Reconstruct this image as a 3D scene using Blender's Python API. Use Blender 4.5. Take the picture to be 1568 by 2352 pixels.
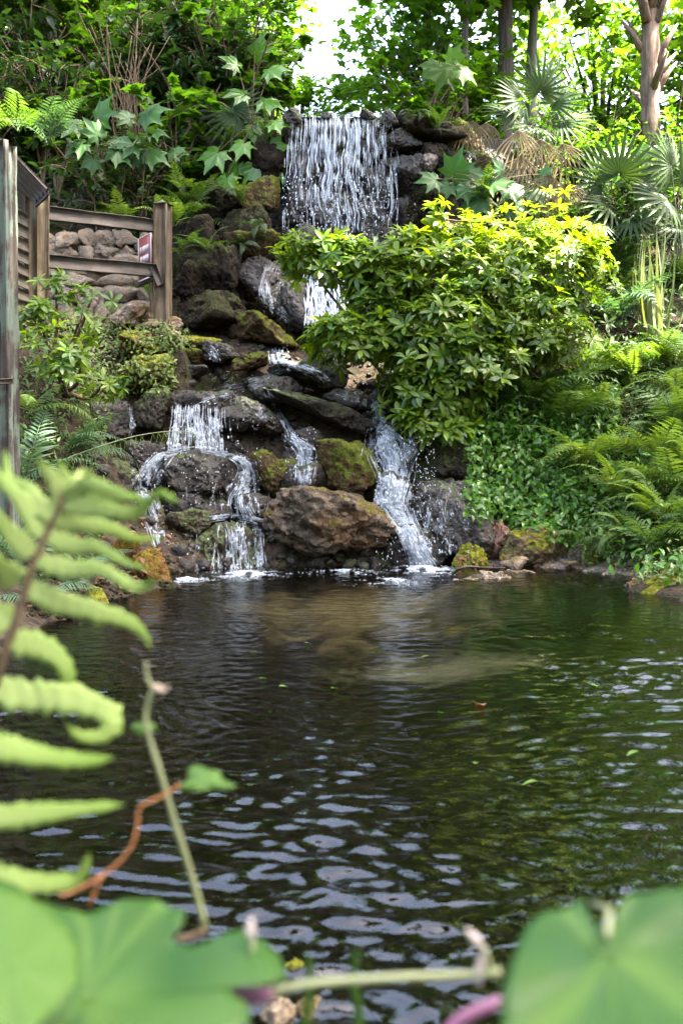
import bpy, bmesh, math
import numpy as np
from mathutils import Vector, Matrix, Euler
from mathutils.bvhtree import BVHTree

for o in list(bpy.data.objects):
    bpy.data.objects.remove(o)
sc = bpy.context.scene
COL = sc.collection

# ------------------------------------------------------------------ camera
H, F, CX, CY = 0.95, 2287.0, 784.0, 1176.0        # photo measured on a 1568 x 2352 grid
TH = math.atan(80 / F)
cam = bpy.data.cameras.new('camera')
cam.lens = 35.0; cam.sensor_fit = 'VERTICAL'; cam.sensor_height = 36.0; cam.sensor_width = 24.0
cam.clip_start = 0.05; cam.clip_end = 900
cam.dof.use_dof = True; cam.dof.focus_distance = 10.6; cam.dof.aperture_fstop = 4.0
camo = bpy.data.objects.new('camera', cam); COL.objects.link(camo)
camo.location = (0, 0, H); camo.rotation_euler = (math.pi / 2 - TH, 0, 0)
sc.camera = camo

# ------------------------------------------------------------------ light
SUN = Vector((0.42, -0.12, 0.88)).normalized()     # towards the sun: behind the scene, to the right
w = bpy.data.worlds.new('World'); sc.world = w; w.use_nodes = True
nt = w.node_tree
sky = nt.nodes.new('ShaderNodeTexSky'); sky.sky_type = 'NISHITA'; sky.sun_disc = False
sky.sun_elevation = math.asin(SUN.z); sky.sun_rotation = math.atan2(SUN.x, SUN.y)
sky.air_density = 0.75; sky.dust_density = 6.0; sky.ozone_density = 0.5
bg = nt.nodes['Background']; bg.inputs[1].default_value = 0.15
nt.links.new(sky.outputs[0], bg.inputs[0])
sl = bpy.data.lights.new('sun', 'SUN'); sl.energy = 5.0; sl.angle = math.radians(0.53); sl.color = (1.0, 0.93, 0.80)
so = bpy.data.objects.new('sun', sl); COL.objects.link(so); so.location = (20, 0, 30)
so.rotation_euler = SUN.to_track_quat('Z', 'Y').to_euler()
sc.view_settings.view_transform = 'Standard'; sc.view_settings.look = 'None'
sc.view_settings.exposure = 4.1; sc.view_settings.gamma = 1.0
sc.render.engine = 'CYCLES'
sc.cycles.use_denoising = True
try: sc.cycles.denoiser = 'OPENIMAGEDENOISE'
except Exception: pass
sc.cycles.max_bounces = 5; sc.cycles.diffuse_bounces = 2; sc.cycles.glossy_bounces = 2
sc.cycles.use_light_tree = False
sc.cycles.use_adaptive_sampling = True; sc.cycles.adaptive_threshold = 0.02
sc.cycles.transmission_bounces = 3; sc.cycles.transparent_max_bounces = 8
sc.cycles.caustics_reflective = False; sc.cycles.caustics_refractive = False
sc.cycles.sample_clamp_indirect = 6.0

# ------------------------------------------------------------------ pixel helpers
FWD = np.array([0, math.cos(TH), -math.sin(TH)]); UPV = np.array([0, math.sin(TH), math.cos(TH)])
CAM = np.array([0, 0, H])
def ray(px, py):
    return np.array([(px - CX) / F, 0, 0]) + (CY - py) / F * UPV + FWD
def P(px, py, d):                       # the point of a pixel's ray at world depth y = d
    r = ray(px, py); return CAM + r * (d / r[1])
def PW(px, py, z=0.0):                  # where a pixel's ray meets the level z
    r = ray(px, py); return CAM + r * ((z - H) / r[2])
def ppm(d): return F / d                # photo pixels per metre at depth d

# ------------------------------------------------------------------ noise
def _hash(ix, iy, iz, seed):
    with np.errstate(over='ignore'):
        h = (ix.astype(np.uint32) * np.uint32(0x8da6b343)) ^ (iy.astype(np.uint32) * np.uint32(0xd8163841)) ^ \
            (iz.astype(np.uint32) * np.uint32(0xcb1ab31f)) ^ np.uint32((seed * 0x9E3779B1) & 0xffffffff)
        h ^= h >> np.uint32(13); h = h * np.uint32(0x5bd1e995); h ^= h >> np.uint32(15); h = h * np.uint32(0x27d4eb2d); h ^= h >> np.uint32(14)
    return h.astype(np.float64) / 4294967296.0
def vnoise(p, seed=0):
    p = np.asarray(p, float); i = np.floor(p).astype(np.int64); f = p - i; f = f * f * f * (f * (f * 6 - 15) + 10)
    r = 0
    for dx in (0, 1):
        for dy in (0, 1):
            for dz in (0, 1):
                wgt = (f[:, 0] if dx else 1 - f[:, 0]) * (f[:, 1] if dy else 1 - f[:, 1]) * (f[:, 2] if dz else 1 - f[:, 2])
                r = r + wgt * _hash(i[:, 0] + dx, i[:, 1] + dy, i[:, 2] + dz, seed)
    return r * 2 - 1
def fbm(p, octv=4, seed=0, gain=0.5):
    a, r, p = 1.0, 0, np.asarray(p, float)
    for k in range(octv):
        r = r + a * vnoise(p + 17.3 * k, seed + k); p = p * 2.03; a *= gain
    return r
def worley(p, seed=0):
    p = np.asarray(p, float); i = np.floor(p).astype(np.int64); best = np.full(len(p), 9.0)
    for dx in (-1, 0, 1):
        for dy in (-1, 0, 1):
            for dz in (-1, 0, 1):
                c = i + np.array([dx, dy, dz])
                q = np.stack([_hash(c[:, 0], c[:, 1], c[:, 2], seed + s) for s in (1, 2, 3)], 1) + c
                best = np.minimum(best, ((q - p) ** 2).sum(1))
    return np.sqrt(best)
def sstep(a, b, x):
    t = np.clip((x - a) / (b - a), 0, 1); return t * t * (3 - 2 * t)

# ------------------------------------------------------------------ mesh helpers
def mk_mesh(name, V, FL, var=None, smooth=True):
    """V (n,3); FL list of (m,k) index arrays"""
    V = np.asarray(V, np.float32); me = bpy.data.meshes.new(name)
    FL = [np.asarray(f, np.int32) for f in FL if len(f)]
    me.vertices.add(len(V)); me.vertices.foreach_set('co', V.ravel())
    loops = np.concatenate([f.ravel() for f in FL]); tot = np.concatenate([np.full(len(f), f.shape[1], np.int32) for f in FL])
    start = np.concatenate([[0], np.cumsum(tot)[:-1]]).astype(np.int32)
    me.loops.add(len(loops)); me.loops.foreach_set('vertex_index', loops)
    me.polygons.add(len(tot)); me.polygons.foreach_set('loop_start', start)
    me.update(calc_edges=True)
    if smooth: me.polygons.foreach_set('use_smooth', np.ones(len(tot), bool))
    if var is not None:
        a = me.attributes.new('var', 'FLOAT', 'POINT'); a.data.foreach_set('value', np.asarray(var, np.float32))
    return me
def link(name, me, mat=None, parent=None, loc=(0, 0, 0), rot=(0, 0, 0), scale=1.0):
    o = bpy.data.objects.new(name, me); COL.objects.link(o)
    if mat is not None and me is not None and not me.materials: me.materials.append(mat)
    o.location = loc; o.rotation_euler = rot
    o.scale = scale if hasattr(scale, '__len__') else (scale,) * 3
    if parent is not None: o.parent = parent
    return o
def tag(o, label, cat, group=None):
    o['label'] = label; o['category'] = cat
    if group: o['group'] = group
    return o
def thing(name, label, cat, loc=(0, 0, 0), group=None, rot=(0, 0, 0), scale=1.0):
    o = link(name, None, None, None, loc, rot, scale); o.empty_display_size = 0.1
    return tag(o, label, cat, group)
def struct(o): o['kind'] = 'structure'; return o
def stuff(o): o['kind'] = 'stuff'; return o

class MB:
    def __init__(s): s.V, s.T, s.Q, s.var, s.n = [], [], [], [], 0
    def add(s, V, T=None, Q=None, var=0.5):
        V = np.asarray(V, float)
        s.V.append(V)
        if T is not None and len(T): s.T.append(np.asarray(T) + s.n)
        if Q is not None and len(Q): s.Q.append(np.asarray(Q) + s.n)
        s.var.append(np.full(len(V), var) if np.isscalar(var) else np.asarray(var)); s.n += len(V); return s
    def mesh(s, name, smooth=True, off=None):
        V = np.concatenate(s.V)
        if off is not None: V = V - np.asarray(off)
        FL = []
        if s.T: FL.append(np.concatenate(s.T))
        if s.Q: FL.append(np.concatenate(s.Q))
        return mk_mesh(name, V, FL, np.concatenate(s.var), smooth)

def tube(path, rad, sides=6, cap=True):
    path = np.asarray(path, float); n = len(path); rad = np.broadcast_to(np.asarray(rad, float), (n,))
    t = np.gradient(path, axis=0); t /= np.linalg.norm(t, axis=1)[:, None] + 1e-9
    up = np.array([0, 0, 1.0]) if abs(t[0, 2]) < 0.9 else np.array([1.0, 0, 0])
    u = up - t * (t @ up)[:, None]; u /= np.linalg.norm(u, axis=1)[:, None] + 1e-9
    v = np.cross(t, u); a = np.arange(sides) * 2 * math.pi / sides
    V = path[:, None, :] + rad[:, None, None] * (np.cos(a)[None, :, None] * u[:, None, :] + np.sin(a)[None, :, None] * v[:, None, :])
    V = V.reshape(-1, 3); i = np.arange(n - 1)[:, None] * sides; j = np.arange(sides)[None, :]; k = (j + 1) % sides
    Q = np.stack([i + j, i + k, i + sides + k, i + sides + j], -1).reshape(-1, 4)
    T = np.zeros((0, 3), int)
    if cap:
        V = np.concatenate([V, path[:1], path[-1:]]); b = n * sides
        T = np.concatenate([np.stack([np.full(sides, b), (j[0] + 1) % sides, j[0]], 1), np.stack([np.full(sides, b + 1), (n - 1) * sides + j[0], (n - 1) * sides + (j[0] + 1) % sides], 1)])
    return V, T, Q
def spline(pts, n):
    pts = np.asarray(pts, float); k = len(pts)
    if k < 3:
        t = np.linspace(0, 1, n)[:, None]; return pts[0] * (1 - t) + pts[-1] * t
    e = np.concatenate([[2 * pts[0] - pts[1]], pts, [2 * pts[-1] - pts[-2]]])
    s = np.linspace(0, k - 1, n); i = np.minimum(s.astype(int), k - 2); f = (s - i)[:, None]
    p0, p1, p2, p3 = e[i], e[i + 1], e[i + 2], e[i + 3]
    return 0.5 * (2 * p1 + (p2 - p0) * f + (2 * p0 - 5 * p1 + 4 * p2 - p3) * f ** 2 + (3 * p1 - p0 - 3 * p2 + p3) * f ** 3)
def frames(y, up, roll=None):
    y = np.asarray(y, float); y = y / (np.linalg.norm(y, axis=1)[:, None] + 1e-9)
    up = np.broadcast_to(np.asarray(up, float), y.shape)
    x = np.cross(y, up); x /= np.linalg.norm(x, axis=1)[:, None] + 1e-6
    z = np.cross(x, y)
    return np.stack([x, y, z], 2)        # columns
def scatter(tmpl, M, T, scale, var=None):
    """template (V, Tris, Quads) at frames M, places T, sizes scale"""
    V0, T0, Q0 = tmpl; N, k = len(T), len(V0)
    V = np.einsum('nij,kj->nki', M, V0) * np.asarray(scale, float).reshape(-1, 1, 1) + np.asarray(T)[:, None, :]
    off = (np.arange(N) * k)[:, None, None]
    Tt = (T0[None] + off).reshape(-1, 3) if len(T0) else np.zeros((0, 3), int)
    Qq = (Q0[None] + off).reshape(-1, 4) if len(Q0) else np.zeros((0, 4), int)
    vv = np.repeat(var if var is not None else np.full(N, 0.5), k)
    return V.reshape(-1, 3), Tt, Qq, vv
E3, E4 = np.zeros((0, 3), int), np.zeros((0, 4), int)

# leaf templates: unit length along +Y, normal +Z
def leaf_strip(wid, nseg=3, droop=0.2, fold=0.25, peak=0.5, tip=0.03):
    t = np.linspace(0, 1, nseg + 1)
    a = peak / (1 - peak)
    h = wid * (t ** a) * (1 - t) / ((peak ** a) * (1 - peak)) ; h = np.maximum(h, tip * wid)
    z = -droop * t ** 2
    V = np.concatenate([np.stack([-h, t, z + fold * h], 1), np.stack([0 * t, t, z], 1), np.stack([h, t, z + fold * h], 1)])
    m = nseg + 1; i = np.arange(nseg)
    Q = np.concatenate([np.stack([i, m + i, m + i + 1, i + 1], 1), np.stack([m + i, 2 * m + i, 2 * m + i + 1, m + i + 1], 1)])
    return V, E3, Q
def leaf_lobed(lobes=5, depth=0.45, spread=2.5, wavy=0.0, cup=0.12, teeth=1):
    """palmate leaf: petiole joins at the origin, blade reaches y = 1"""
    pts = []
    n = lobes
    for k in range(n):
        a = -spread + 2 * spread * k / (n - 1)
        L = 1 - 0.45 * abs(a / spread) ** 1.3
        da = spread / (n - 1)
        if k == 0: pts.append((a - da * 0.8, 0.22))
        if teeth:
            pts.append((a - da * 0.38, L * 0.72)); pts.append((a, L)); pts.append((a + da * 0.38, L * 0.72))
        else: pts.append((a, L))
        pts.append((a + da * (0.8 if k == n - 1 else 1), 0.22 if k == n - 1 else L * (1 - depth)))
    A = np.array(pts); r = A[:, 1]
    X, Y = np.sin(A[:, 0]) * r, np.cos(A[:, 0]) * r
    Z = -cup * r ** 2 + wavy * np.sin(A[:, 0] * n)
    V = np.concatenate([[[0, 0.0, 0.0]], np.stack([X, Y, Z], 1)]); m = len(A)
    T = np.stack([np.zeros(m - 1, int), np.arange(2, m + 1), np.arange(1, m)], 1)
    return V, T, E4
def leaf_fan(n=18, spread=2.3, wid=0.05, droop=0.35, split=0.35):
    """palmetto fan, blades joined to a point"""
    mb = MB()
    for k in range(n):
        a = -spread + 2 * spread * k / (n - 1); L = 1 - 0.25 * (abs(a) / spread) ** 2
        y = np.array([0.02, split, 0.75, 1.0]) * L; h = np.array([0.008, wid, wid * 0.7, wid * 0.06])
        z = -droop * (y ** 2.2) * (0.6 + 0.4 * abs(a) / spread)
        c, s = math.cos(a), math.sin(a)
        rows = []
        for sg in (-1, 0, 1):
            x = sg * h; zz = z + (0.012 if sg else -0.006)
            rows.append(np.stack([x * c + y * s, -x * s + y * c, zz], 1))
        i = np.arange(3)
        Q = np.concatenate([np.stack([i, 4 + i, 5 + i, i + 1], 1), np.stack([4 + i, 8 + i, 9 + i, 5 + i], 1)])
        mb.add(np.concatenate(rows), None, Q)
    return np.concatenate(mb.V), E3, np.concatenate(mb.Q)

# ------------------------------------------------------------------ materials
def new_mat(name):
    m = bpy.data.materials.new(name); m.use_nodes = True
    nt = m.node_tree; nt.nodes.clear()
    out = nt.nodes.new('ShaderNodeOutputMaterial'); return m, nt, out
class N:
    def __init__(s, nt): s.nt = nt
    def __call__(s, typ, **kw):
        n = s.nt.nodes.new('ShaderNode' + typ)
        for k, v in kw.items():
            if k.startswith('i_'):
                key = k[2:]; key = int(key) if key.isdigit() else key.replace('_', ' ')
                if hasattr(v, 'is_linked') or isinstance(v, bpy.types.NodeSocket): s.nt.links.new(v, n.inputs[key])
                else: n.inputs[key].default_value = v
            else: setattr(n, k, v)
        return n
    def mix(s, fac, a, b, blend='MIX'):
        n = s.nt.nodes.new('ShaderNodeMix'); n.data_type = 'RGBA'; n.blend_type = blend
        for i, v in ((0, fac), (6, a), (7, b)):
            if isinstance(v, bpy.types.NodeSocket): s.nt.links.new(v, n.inputs[i])
            else: n.inputs[i].default_value = v if i == 0 else (*v[:3], 1)
        return n.outputs[2]
    def math(s, op, a, b=0.0, c=0.0, clamp=False):
        n = s.nt.nodes.new('ShaderNodeMath'); n.operation = op; n.use_clamp = clamp
        for i, v in enumerate((a, b, c)):
            if isinstance(v, bpy.types.NodeSocket): s.nt.links.new(v, n.inputs[i])
            else: n.inputs[i].default_value = v
        return n.outputs[0]
    def ramp(s, fac, stops):
        n = s.nt.nodes.new('ShaderNodeValToRGB'); s.nt.links.new(fac, n.inputs[0])
        el = n.color_ramp.elements
        while len(el) < len(stops): el.new(0.5)
        for e, (p, c) in zip(el, stops): e.position = p; e.color = (*c, 1) if hasattr(c, '__len__') else (c, c, c, 1)
        return n.outputs[0]
    def smooth(s, x, a, b):
        n = s.nt.nodes.new('ShaderNodeMapRange'); n.interpolation_type = 'SMOOTHSTEP'
        s.nt.links.new(x, n.inputs[0]); n.inputs[1].default_value = a; n.inputs[2].default_value = b
        return n.outputs[0]
    def noise(s, vec, scale, detail=4, rough=0.55, dist=0.0):
        n = s('TexNoise', i_Scale=scale, i_Detail=detail, i_Roughness=rough, i_Distortion=dist)
        if vec is not None: s.nt.links.new(vec, n.inputs['Vector'])
        return n.outputs[0]
    def mapv(s, vec, scale=(1, 1, 1), loc=(0, 0, 0)):
        n = s('Mapping'); s.nt.links.new(vec, n.inputs[0]); n.inputs['Scale'].default_value = scale; n.inputs['Location'].default_value = loc
        return n.outputs[0]
    def bump(s, h, strength, dist, normal=None):
        n = s('Bump', i_Strength=strength, i_Distance=dist); s.nt.links.new(h, n.inputs['Height'])
        if normal is not None: s.nt.links.new(normal, n.inputs['Normal'])
        return n.outputs[0]

def leaf_mat(name, c1, c2, tcol=None, trans=0.35, rough=0.4, spec=0.4):
    m, nt, out = new_mat(name); n = N(nt)
    c1 = tuple(x * .68 for x in c1); c2 = tuple(x * .68 for x in c2)
    at = n('Attribute', attribute_name='var'); oi = n('ObjectInfo')
    f = n.math('ADD', n.math('MULTIPLY', at.outputs['Fac'], 0.75), n.math('MULTIPLY', oi.outputs['Random'], 0.25))
    col = n.mix(f, c1, c2)
    bs = n('BsdfPrincipled', i_Roughness=rough); nt.links.new(col, bs.inputs['Base Color']); bs.inputs['Specular IOR Level'].default_value = spec * .55
    tr = n('BsdfTranslucent')
    tc = n.mix(1.0, col, tcol or (1.9, 1.7, 0.45), 'MULTIPLY'); nt.links.new(tc, tr.inputs[0])
    mx = n('MixShader', i_0=trans); nt.links.new(bs.outputs[0], mx.inputs[1]); nt.links.new(tr.outputs[0], mx.inputs[2])
    nt.links.new(mx.outputs[0], out.inputs[0]); return m

def rock_mat(name, c1, c2, moss=0.5, mcol=((0.055, 0.07, 0.012), (0.12, 0.13, 0.02)), wet=0.0, scale=1.0, bumpd=0.05):
    m, nt, out = new_mat(name); n = N(nt)
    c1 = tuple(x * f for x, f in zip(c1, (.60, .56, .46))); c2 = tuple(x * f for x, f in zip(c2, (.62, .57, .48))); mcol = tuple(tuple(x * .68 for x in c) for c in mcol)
    co = n('TexCoord').outputs['Object']; geo = n('NewGeometry'); oi = n('ObjectInfo')
    off = n('VectorMath', operation='ADD'); nt.links.new(co, off.inputs[0]); nt.links.new(oi.outputs['Location'], off.inputs[1])
    v = off.outputs[0]
    big = n.noise(v, 2.3 * scale, 3, 0.6); mid = n.noise(v, 9 * scale, 4, 0.68, 0.6); fine = n.noise(v, 38 * scale, 3, 0.7)
    col = n.mix(n.smooth(mid, 0.33, 0.68), c1, c2)
    col = n.mix(n.smooth(big, 0.42, 0.66), col, tuple(x * f for x, f in zip(c2, (0.80, 0.66, 0.52))))
    pit = n('TexVoronoi', i_Scale=14 * scale, feature='F1'); nt.links.new(v, pit.inputs['Vector'])
    pits = n.smooth(pit.outputs[0], 0.05, 0.45)
    col = n.mix(n.math('MULTIPLY', n.smooth(fine, 0.62, 0.80), 0.7), col, tuple(min(1, x * 1.9) for x in c2))
    col = n.mix(n.math('MULTIPLY', n.smooth(fine, 0.46, 0.28), 0.75), col, tuple(x * 0.35 for x in c1))
    sep = n('SeparateXYZ'); nt.links.new(geo.outputs['Normal'], sep.inputs[0])
    mm = n.math('ADD', n.math('MULTIPLY', sep.outputs[2], 0.55), n.math('MULTIPLY', n.math('SUBTRACT', big, 0.5), 2.2))
    mm = n.math('ADD', mm, n.math('MULTIPLY', n.math('SUBTRACT', mid, 0.5), 1.3))
    mask = n.smooth(n.math('ADD', mm, moss - 0.62), 0.0, 0.28)
    mc = n.mix(n.smooth(n.noise(v, 24, 2, 0.7), 0.35, 0.7), mcol[0], mcol[1])
    col = n.mix(mask, col, mc)
    hgt = n.math('ADD', n.math('MULTIPLY', mid, 0.7), n.math('ADD', n.math('MULTIPLY', fine, 0.35), n.math('MULTIPLY', pits, 0.35)))
    hgt = n.math('ADD', hgt, n.math('MULTIPLY', mask, n.math('MULTIPLY', n.noise(v, 90, 1, 0.7), 0.5)))
    bs = n('BsdfPrincipled'); nt.links.new(col, bs.inputs['Base Color'])
    wn = n.smooth(big, 0.3, 0.7)
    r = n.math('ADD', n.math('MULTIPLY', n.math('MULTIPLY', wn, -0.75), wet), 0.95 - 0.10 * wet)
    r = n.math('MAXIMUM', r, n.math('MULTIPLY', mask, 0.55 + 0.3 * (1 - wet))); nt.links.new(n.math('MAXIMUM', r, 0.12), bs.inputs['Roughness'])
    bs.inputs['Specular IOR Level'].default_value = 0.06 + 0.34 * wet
    nt.links.new(n.bump(hgt, 0.9, bumpd), bs.inputs['Normal'])
    nt.links.new(bs.outputs[0], out.inputs[0]); return m

def wood_mat(name, c1, c2, axis=2, lichen=None, rough=0.8, gscale=1.0):
    c1 = tuple(x * .8 for x in c1); c2 = tuple(x * .8 for x in c2)
    m, nt, out = new_mat(name); n = N(nt)
    co = n('TexCoord').outputs['Object']; s = [26 * gscale] * 3; s[axis] = 1.6 * gscale
    g = n.noise(n.mapv(co, s), 1.0, 5, 0.65, 0.4); b = n.noise(co, 3.5, 4, 0.6)
    col = n.mix(n.smooth(g, 0.32, 0.68), c1, c2)
    col = n.mix(n.math('MULTIPLY', n.smooth(b, 0.4, 0.7), 0.6), col, tuple(x * 0.45 for x in c1))
    if lichen: col = n.mix(n.math('MULTIPLY', n.smooth(n.math('ADD', n.math('MULTIPLY', b, 0.55), n.math('MULTIPLY', g, 0.45)), 0.45, 0.54), 0.9), col, lichen)
    bs = n('BsdfPrincipled', i_Roughness=rough); bs.inputs['Specular IOR Level'].default_value = .2; nt.links.new(col, bs.inputs['Base Color'])
    nt.links.new(n.bump(g, 0.6, 0.02), bs.inputs['Normal']); nt.links.new(bs.outputs[0], out.inputs[0]); return m

def plain_mat(name, col, rough=0.6, nscale=20, amt=0.3):
    m, nt, out = new_mat(name); n = N(nt)
    co = n('TexCoord').outputs['Object']
    c = n.mix(n.math('MULTIPLY', n.noise(co, nscale, 4), amt * 2), col, tuple(x * (1 - amt) * 0.6 for x in col))
    bs = n('BsdfPrincipled', i_Roughness=rough); nt.links.new(c, bs.inputs['Base Color']); nt.links.new(bs.outputs[0], out.inputs[0]); return m

M = {}
# foliage
M['canopy'] = leaf_mat('canopy_leaf', (0.035, 0.075, 0.010), (0.085, 0.155, 0.018), (1.7, 2.0, 0.4), 0.55, 0.45)
M['maple'] = leaf_mat('sapling_leaf', (0.05, 0.11, 0.012), (0.095, 0.19, 0.02), (1.7, 2.0, 0.45), 0.55, 0.4)
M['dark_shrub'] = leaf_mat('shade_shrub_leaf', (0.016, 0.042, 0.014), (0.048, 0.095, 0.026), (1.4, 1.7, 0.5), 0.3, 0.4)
M['lobed'] = leaf_mat('lobed_leaf', (0.028, 0.088, 0.018), (0.062, 0.145, 0.035), (1.5, 1.7, 0.6), 0.3, 0.45)
M['fern'] = leaf_mat('fern_green', (0.04, 0.09, 0.02), (0.10, 0.18, 0.035), (1.7, 1.7, 0.5), 0.35, 0.5)
M['fern_light'] = leaf_mat('fern_light_green', (0.10, 0.19, 0.03), (0.19, 0.28, 0.06), (1.6, 1.6, 0.5), 0.35, 0.5)
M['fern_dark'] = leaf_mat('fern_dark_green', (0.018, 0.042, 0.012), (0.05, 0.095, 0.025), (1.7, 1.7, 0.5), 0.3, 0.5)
M['fern_blue'] = leaf_mat('fern_blue_green', (0.05, 0.10, 0.05), (0.10, 0.18, 0.09), (1.4, 1.6, 0.6), 0.25, 0.45)
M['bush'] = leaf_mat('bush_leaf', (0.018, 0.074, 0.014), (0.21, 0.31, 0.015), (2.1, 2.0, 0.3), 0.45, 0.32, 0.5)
M['cover'] = leaf_mat('ground_cover_leaf', (0.04, 0.125, 0.012), (0.115, 0.26, 0.025), (1.7, 1.7, 0.4), 0.35, 0.25, 0.6)
M['moss_leaf'] = leaf_mat('creeper_leaf', (0.09, 0.14, 0.03), (0.20, 0.26, 0.07), (1.5, 1.5, 0.5), 0.3, 0.5)
M['palm'] = leaf_mat('palmetto_leaf', (0.025, 0.055, 0.016), (0.06, 0.10, 0.03), (1.5, 1.5, 0.5), 0.3, 0.55, 0.3)
M['dead'] = leaf_mat('dead_frond', (0.13, 0.10, 0.06), (0.30, 0.245, 0.16), (1.2, 1.1, 0.8), 0.3, 0.8)
M['strap'] = leaf_mat('strap_leaf', (0.08, 0.13, 0.04), (0.25, 0.28, 0.13), (1.4, 1.4, 0.6), 0.3, 0.35)
M['fg_leaf'] = leaf_mat('foreground_leaf', (0.022, 0.085, 0.012), (0.095, 0.185, 0.030), (1.3, 1.5, 0.35), 0.4, 0.42, 0.35)
M['fg_fern'] = leaf_mat('foreground_fern', (0.15, 0.28, 0.02), (0.36, 0.46, 0.16), (1.3, 1.3, 0.5), 0.3, 0.5, 0.4)
M['litter'] = leaf_mat('fallen_leaf', (0.10, 0.045, 0.02), (0.22, 0.10, 0.045), (1.2, 1.0, 0.6), 0.2, 0.6)
M['float'] = leaf_mat('floating_leaf', (0.05, 0.13, 0.012), (0.11, 0.19, 0.025), (1.2, 1.2, 0.5), 0.2, 0.4)
# bark, wood
M['bark'] = wood_mat('bark', (0.035, 0.028, 0.02), (0.11, 0.09, 0.07))
M['bark_pale'] = wood_mat('pale_bark', (0.09, 0.085, 0.07), (0.22, 0.2, 0.17), lichen=(0.13, 0.15, 0.10))
M['stem'] = wood_mat('brown_stem', (0.07, 0.045, 0.025), (0.17, 0.12, 0.07))
M['stem_green'] = plain_mat('green_stem', (0.15, 0.17, 0.075), 0.5, 30, 0.25)
M['stem_orange'] = plain_mat('orange_stem', (0.33, 0.13, 0.04), 0.5, 25, 0.3)
M['palm_bark'] = wood_mat('palm_bark', (0.09, 0.06, 0.042), (0.27, 0.19, 0.135))
M['fence'] = wood_mat('fence_wood', (0.10, 0.075, 0.045), (0.25, 0.19, 0.12), 2)
M['rail'] = wood_mat('rail_wood', (0.075, 0.062, 0.05), (0.17, 0.14, 0.11), 0)
M['hut_pole'] = wood_mat('lichen_pole', (0.03, 0.022, 0.018), (0.12, 0.10, 0.08), 2, lichen=(0.20, 0.25, 0.19))
M['hut_post'] = wood_mat('hut_post_wood', (0.16, 0.11, 0.06), (0.33, 0.26, 0.16), 2)
M['siding'] = wood_mat('siding_wood', (0.05, 0.042, 0.028), (0.13, 0.11, 0.075), 1)
M['roof'] = wood_mat('roof_board', (0.06, 0.055, 0.05), (0.15, 0.13, 0.11), 1)
# rock
GR, BR = ((0.10, 0.085, 0.07), (0.24, 0.20, 0.165)), ((0.09, 0.062, 0.042), (0.26, 0.19, 0.13))
M['rock_dry'] = rock_mat('boulder_brown', (0.058, 0.050, 0.044), (0.205, 0.172, 0.15), 0.30, ((0.07, 0.065, 0.012), (0.15, 0.13, 0.025)))
M['rock_moss'] = rock_mat('boulder_mossy', (0.04, 0.03, 0.019), (0.115, 0.085, 0.053), 0.72)
M['rock_yellow'] = rock_mat('boulder_yellow_moss', (0.10, 0.085, 0.05), (0.24, 0.20, 0.13), 0.85, ((0.11, 0.12, 0.012), (0.24, 0.23, 0.03)))
M['rock_palemoss'] = rock_mat('boulder_pale_moss', (0.11, 0.092, 0.065), (0.33, 0.28, 0.21), 0.52, ((0.11, 0.12, 0.012), (0.24, 0.23, 0.03)))
M['rock_brownmoss'] = rock_mat('boulder_brown_moss', (0.10, 0.06, 0.02), (0.22, 0.14, 0.045), 0.6, ((0.11, 0.085, 0.012), (0.20, 0.14, 0.02)))
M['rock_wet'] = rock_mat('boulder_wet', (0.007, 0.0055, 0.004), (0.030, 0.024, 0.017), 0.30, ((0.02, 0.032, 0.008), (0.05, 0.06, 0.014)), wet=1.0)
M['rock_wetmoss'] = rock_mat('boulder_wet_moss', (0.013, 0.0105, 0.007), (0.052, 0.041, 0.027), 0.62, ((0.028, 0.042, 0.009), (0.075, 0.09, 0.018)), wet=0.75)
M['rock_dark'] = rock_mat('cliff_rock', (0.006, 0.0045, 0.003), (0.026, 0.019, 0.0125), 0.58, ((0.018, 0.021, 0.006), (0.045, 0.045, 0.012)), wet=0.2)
M['rock_pink'] = rock_mat('boulder_pink', (0.10, 0.065, 0.058), (0.30, 0.21, 0.19), 0.15)
M['rock_pale'] = rock_mat('stone_pale', (0.16, 0.135, 0.115), (0.40, 0.35, 0.31), 0.22, ((0.10, 0.10, 0.03), (0.18, 0.17, 0.05)))
M['wall_stone'] = rock_mat('wall_stone', (0.20, 0.18, 0.17), (0.56, 0.52, 0.50), 0.10, ((0.10, 0.10, 0.03), (0.18, 0.17, 0.05)))
M['mortar'] = rock_mat('wall_mortar', (0.08, 0.065, 0.055), (0.17, 0.14, 0.12), 0.1)
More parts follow.
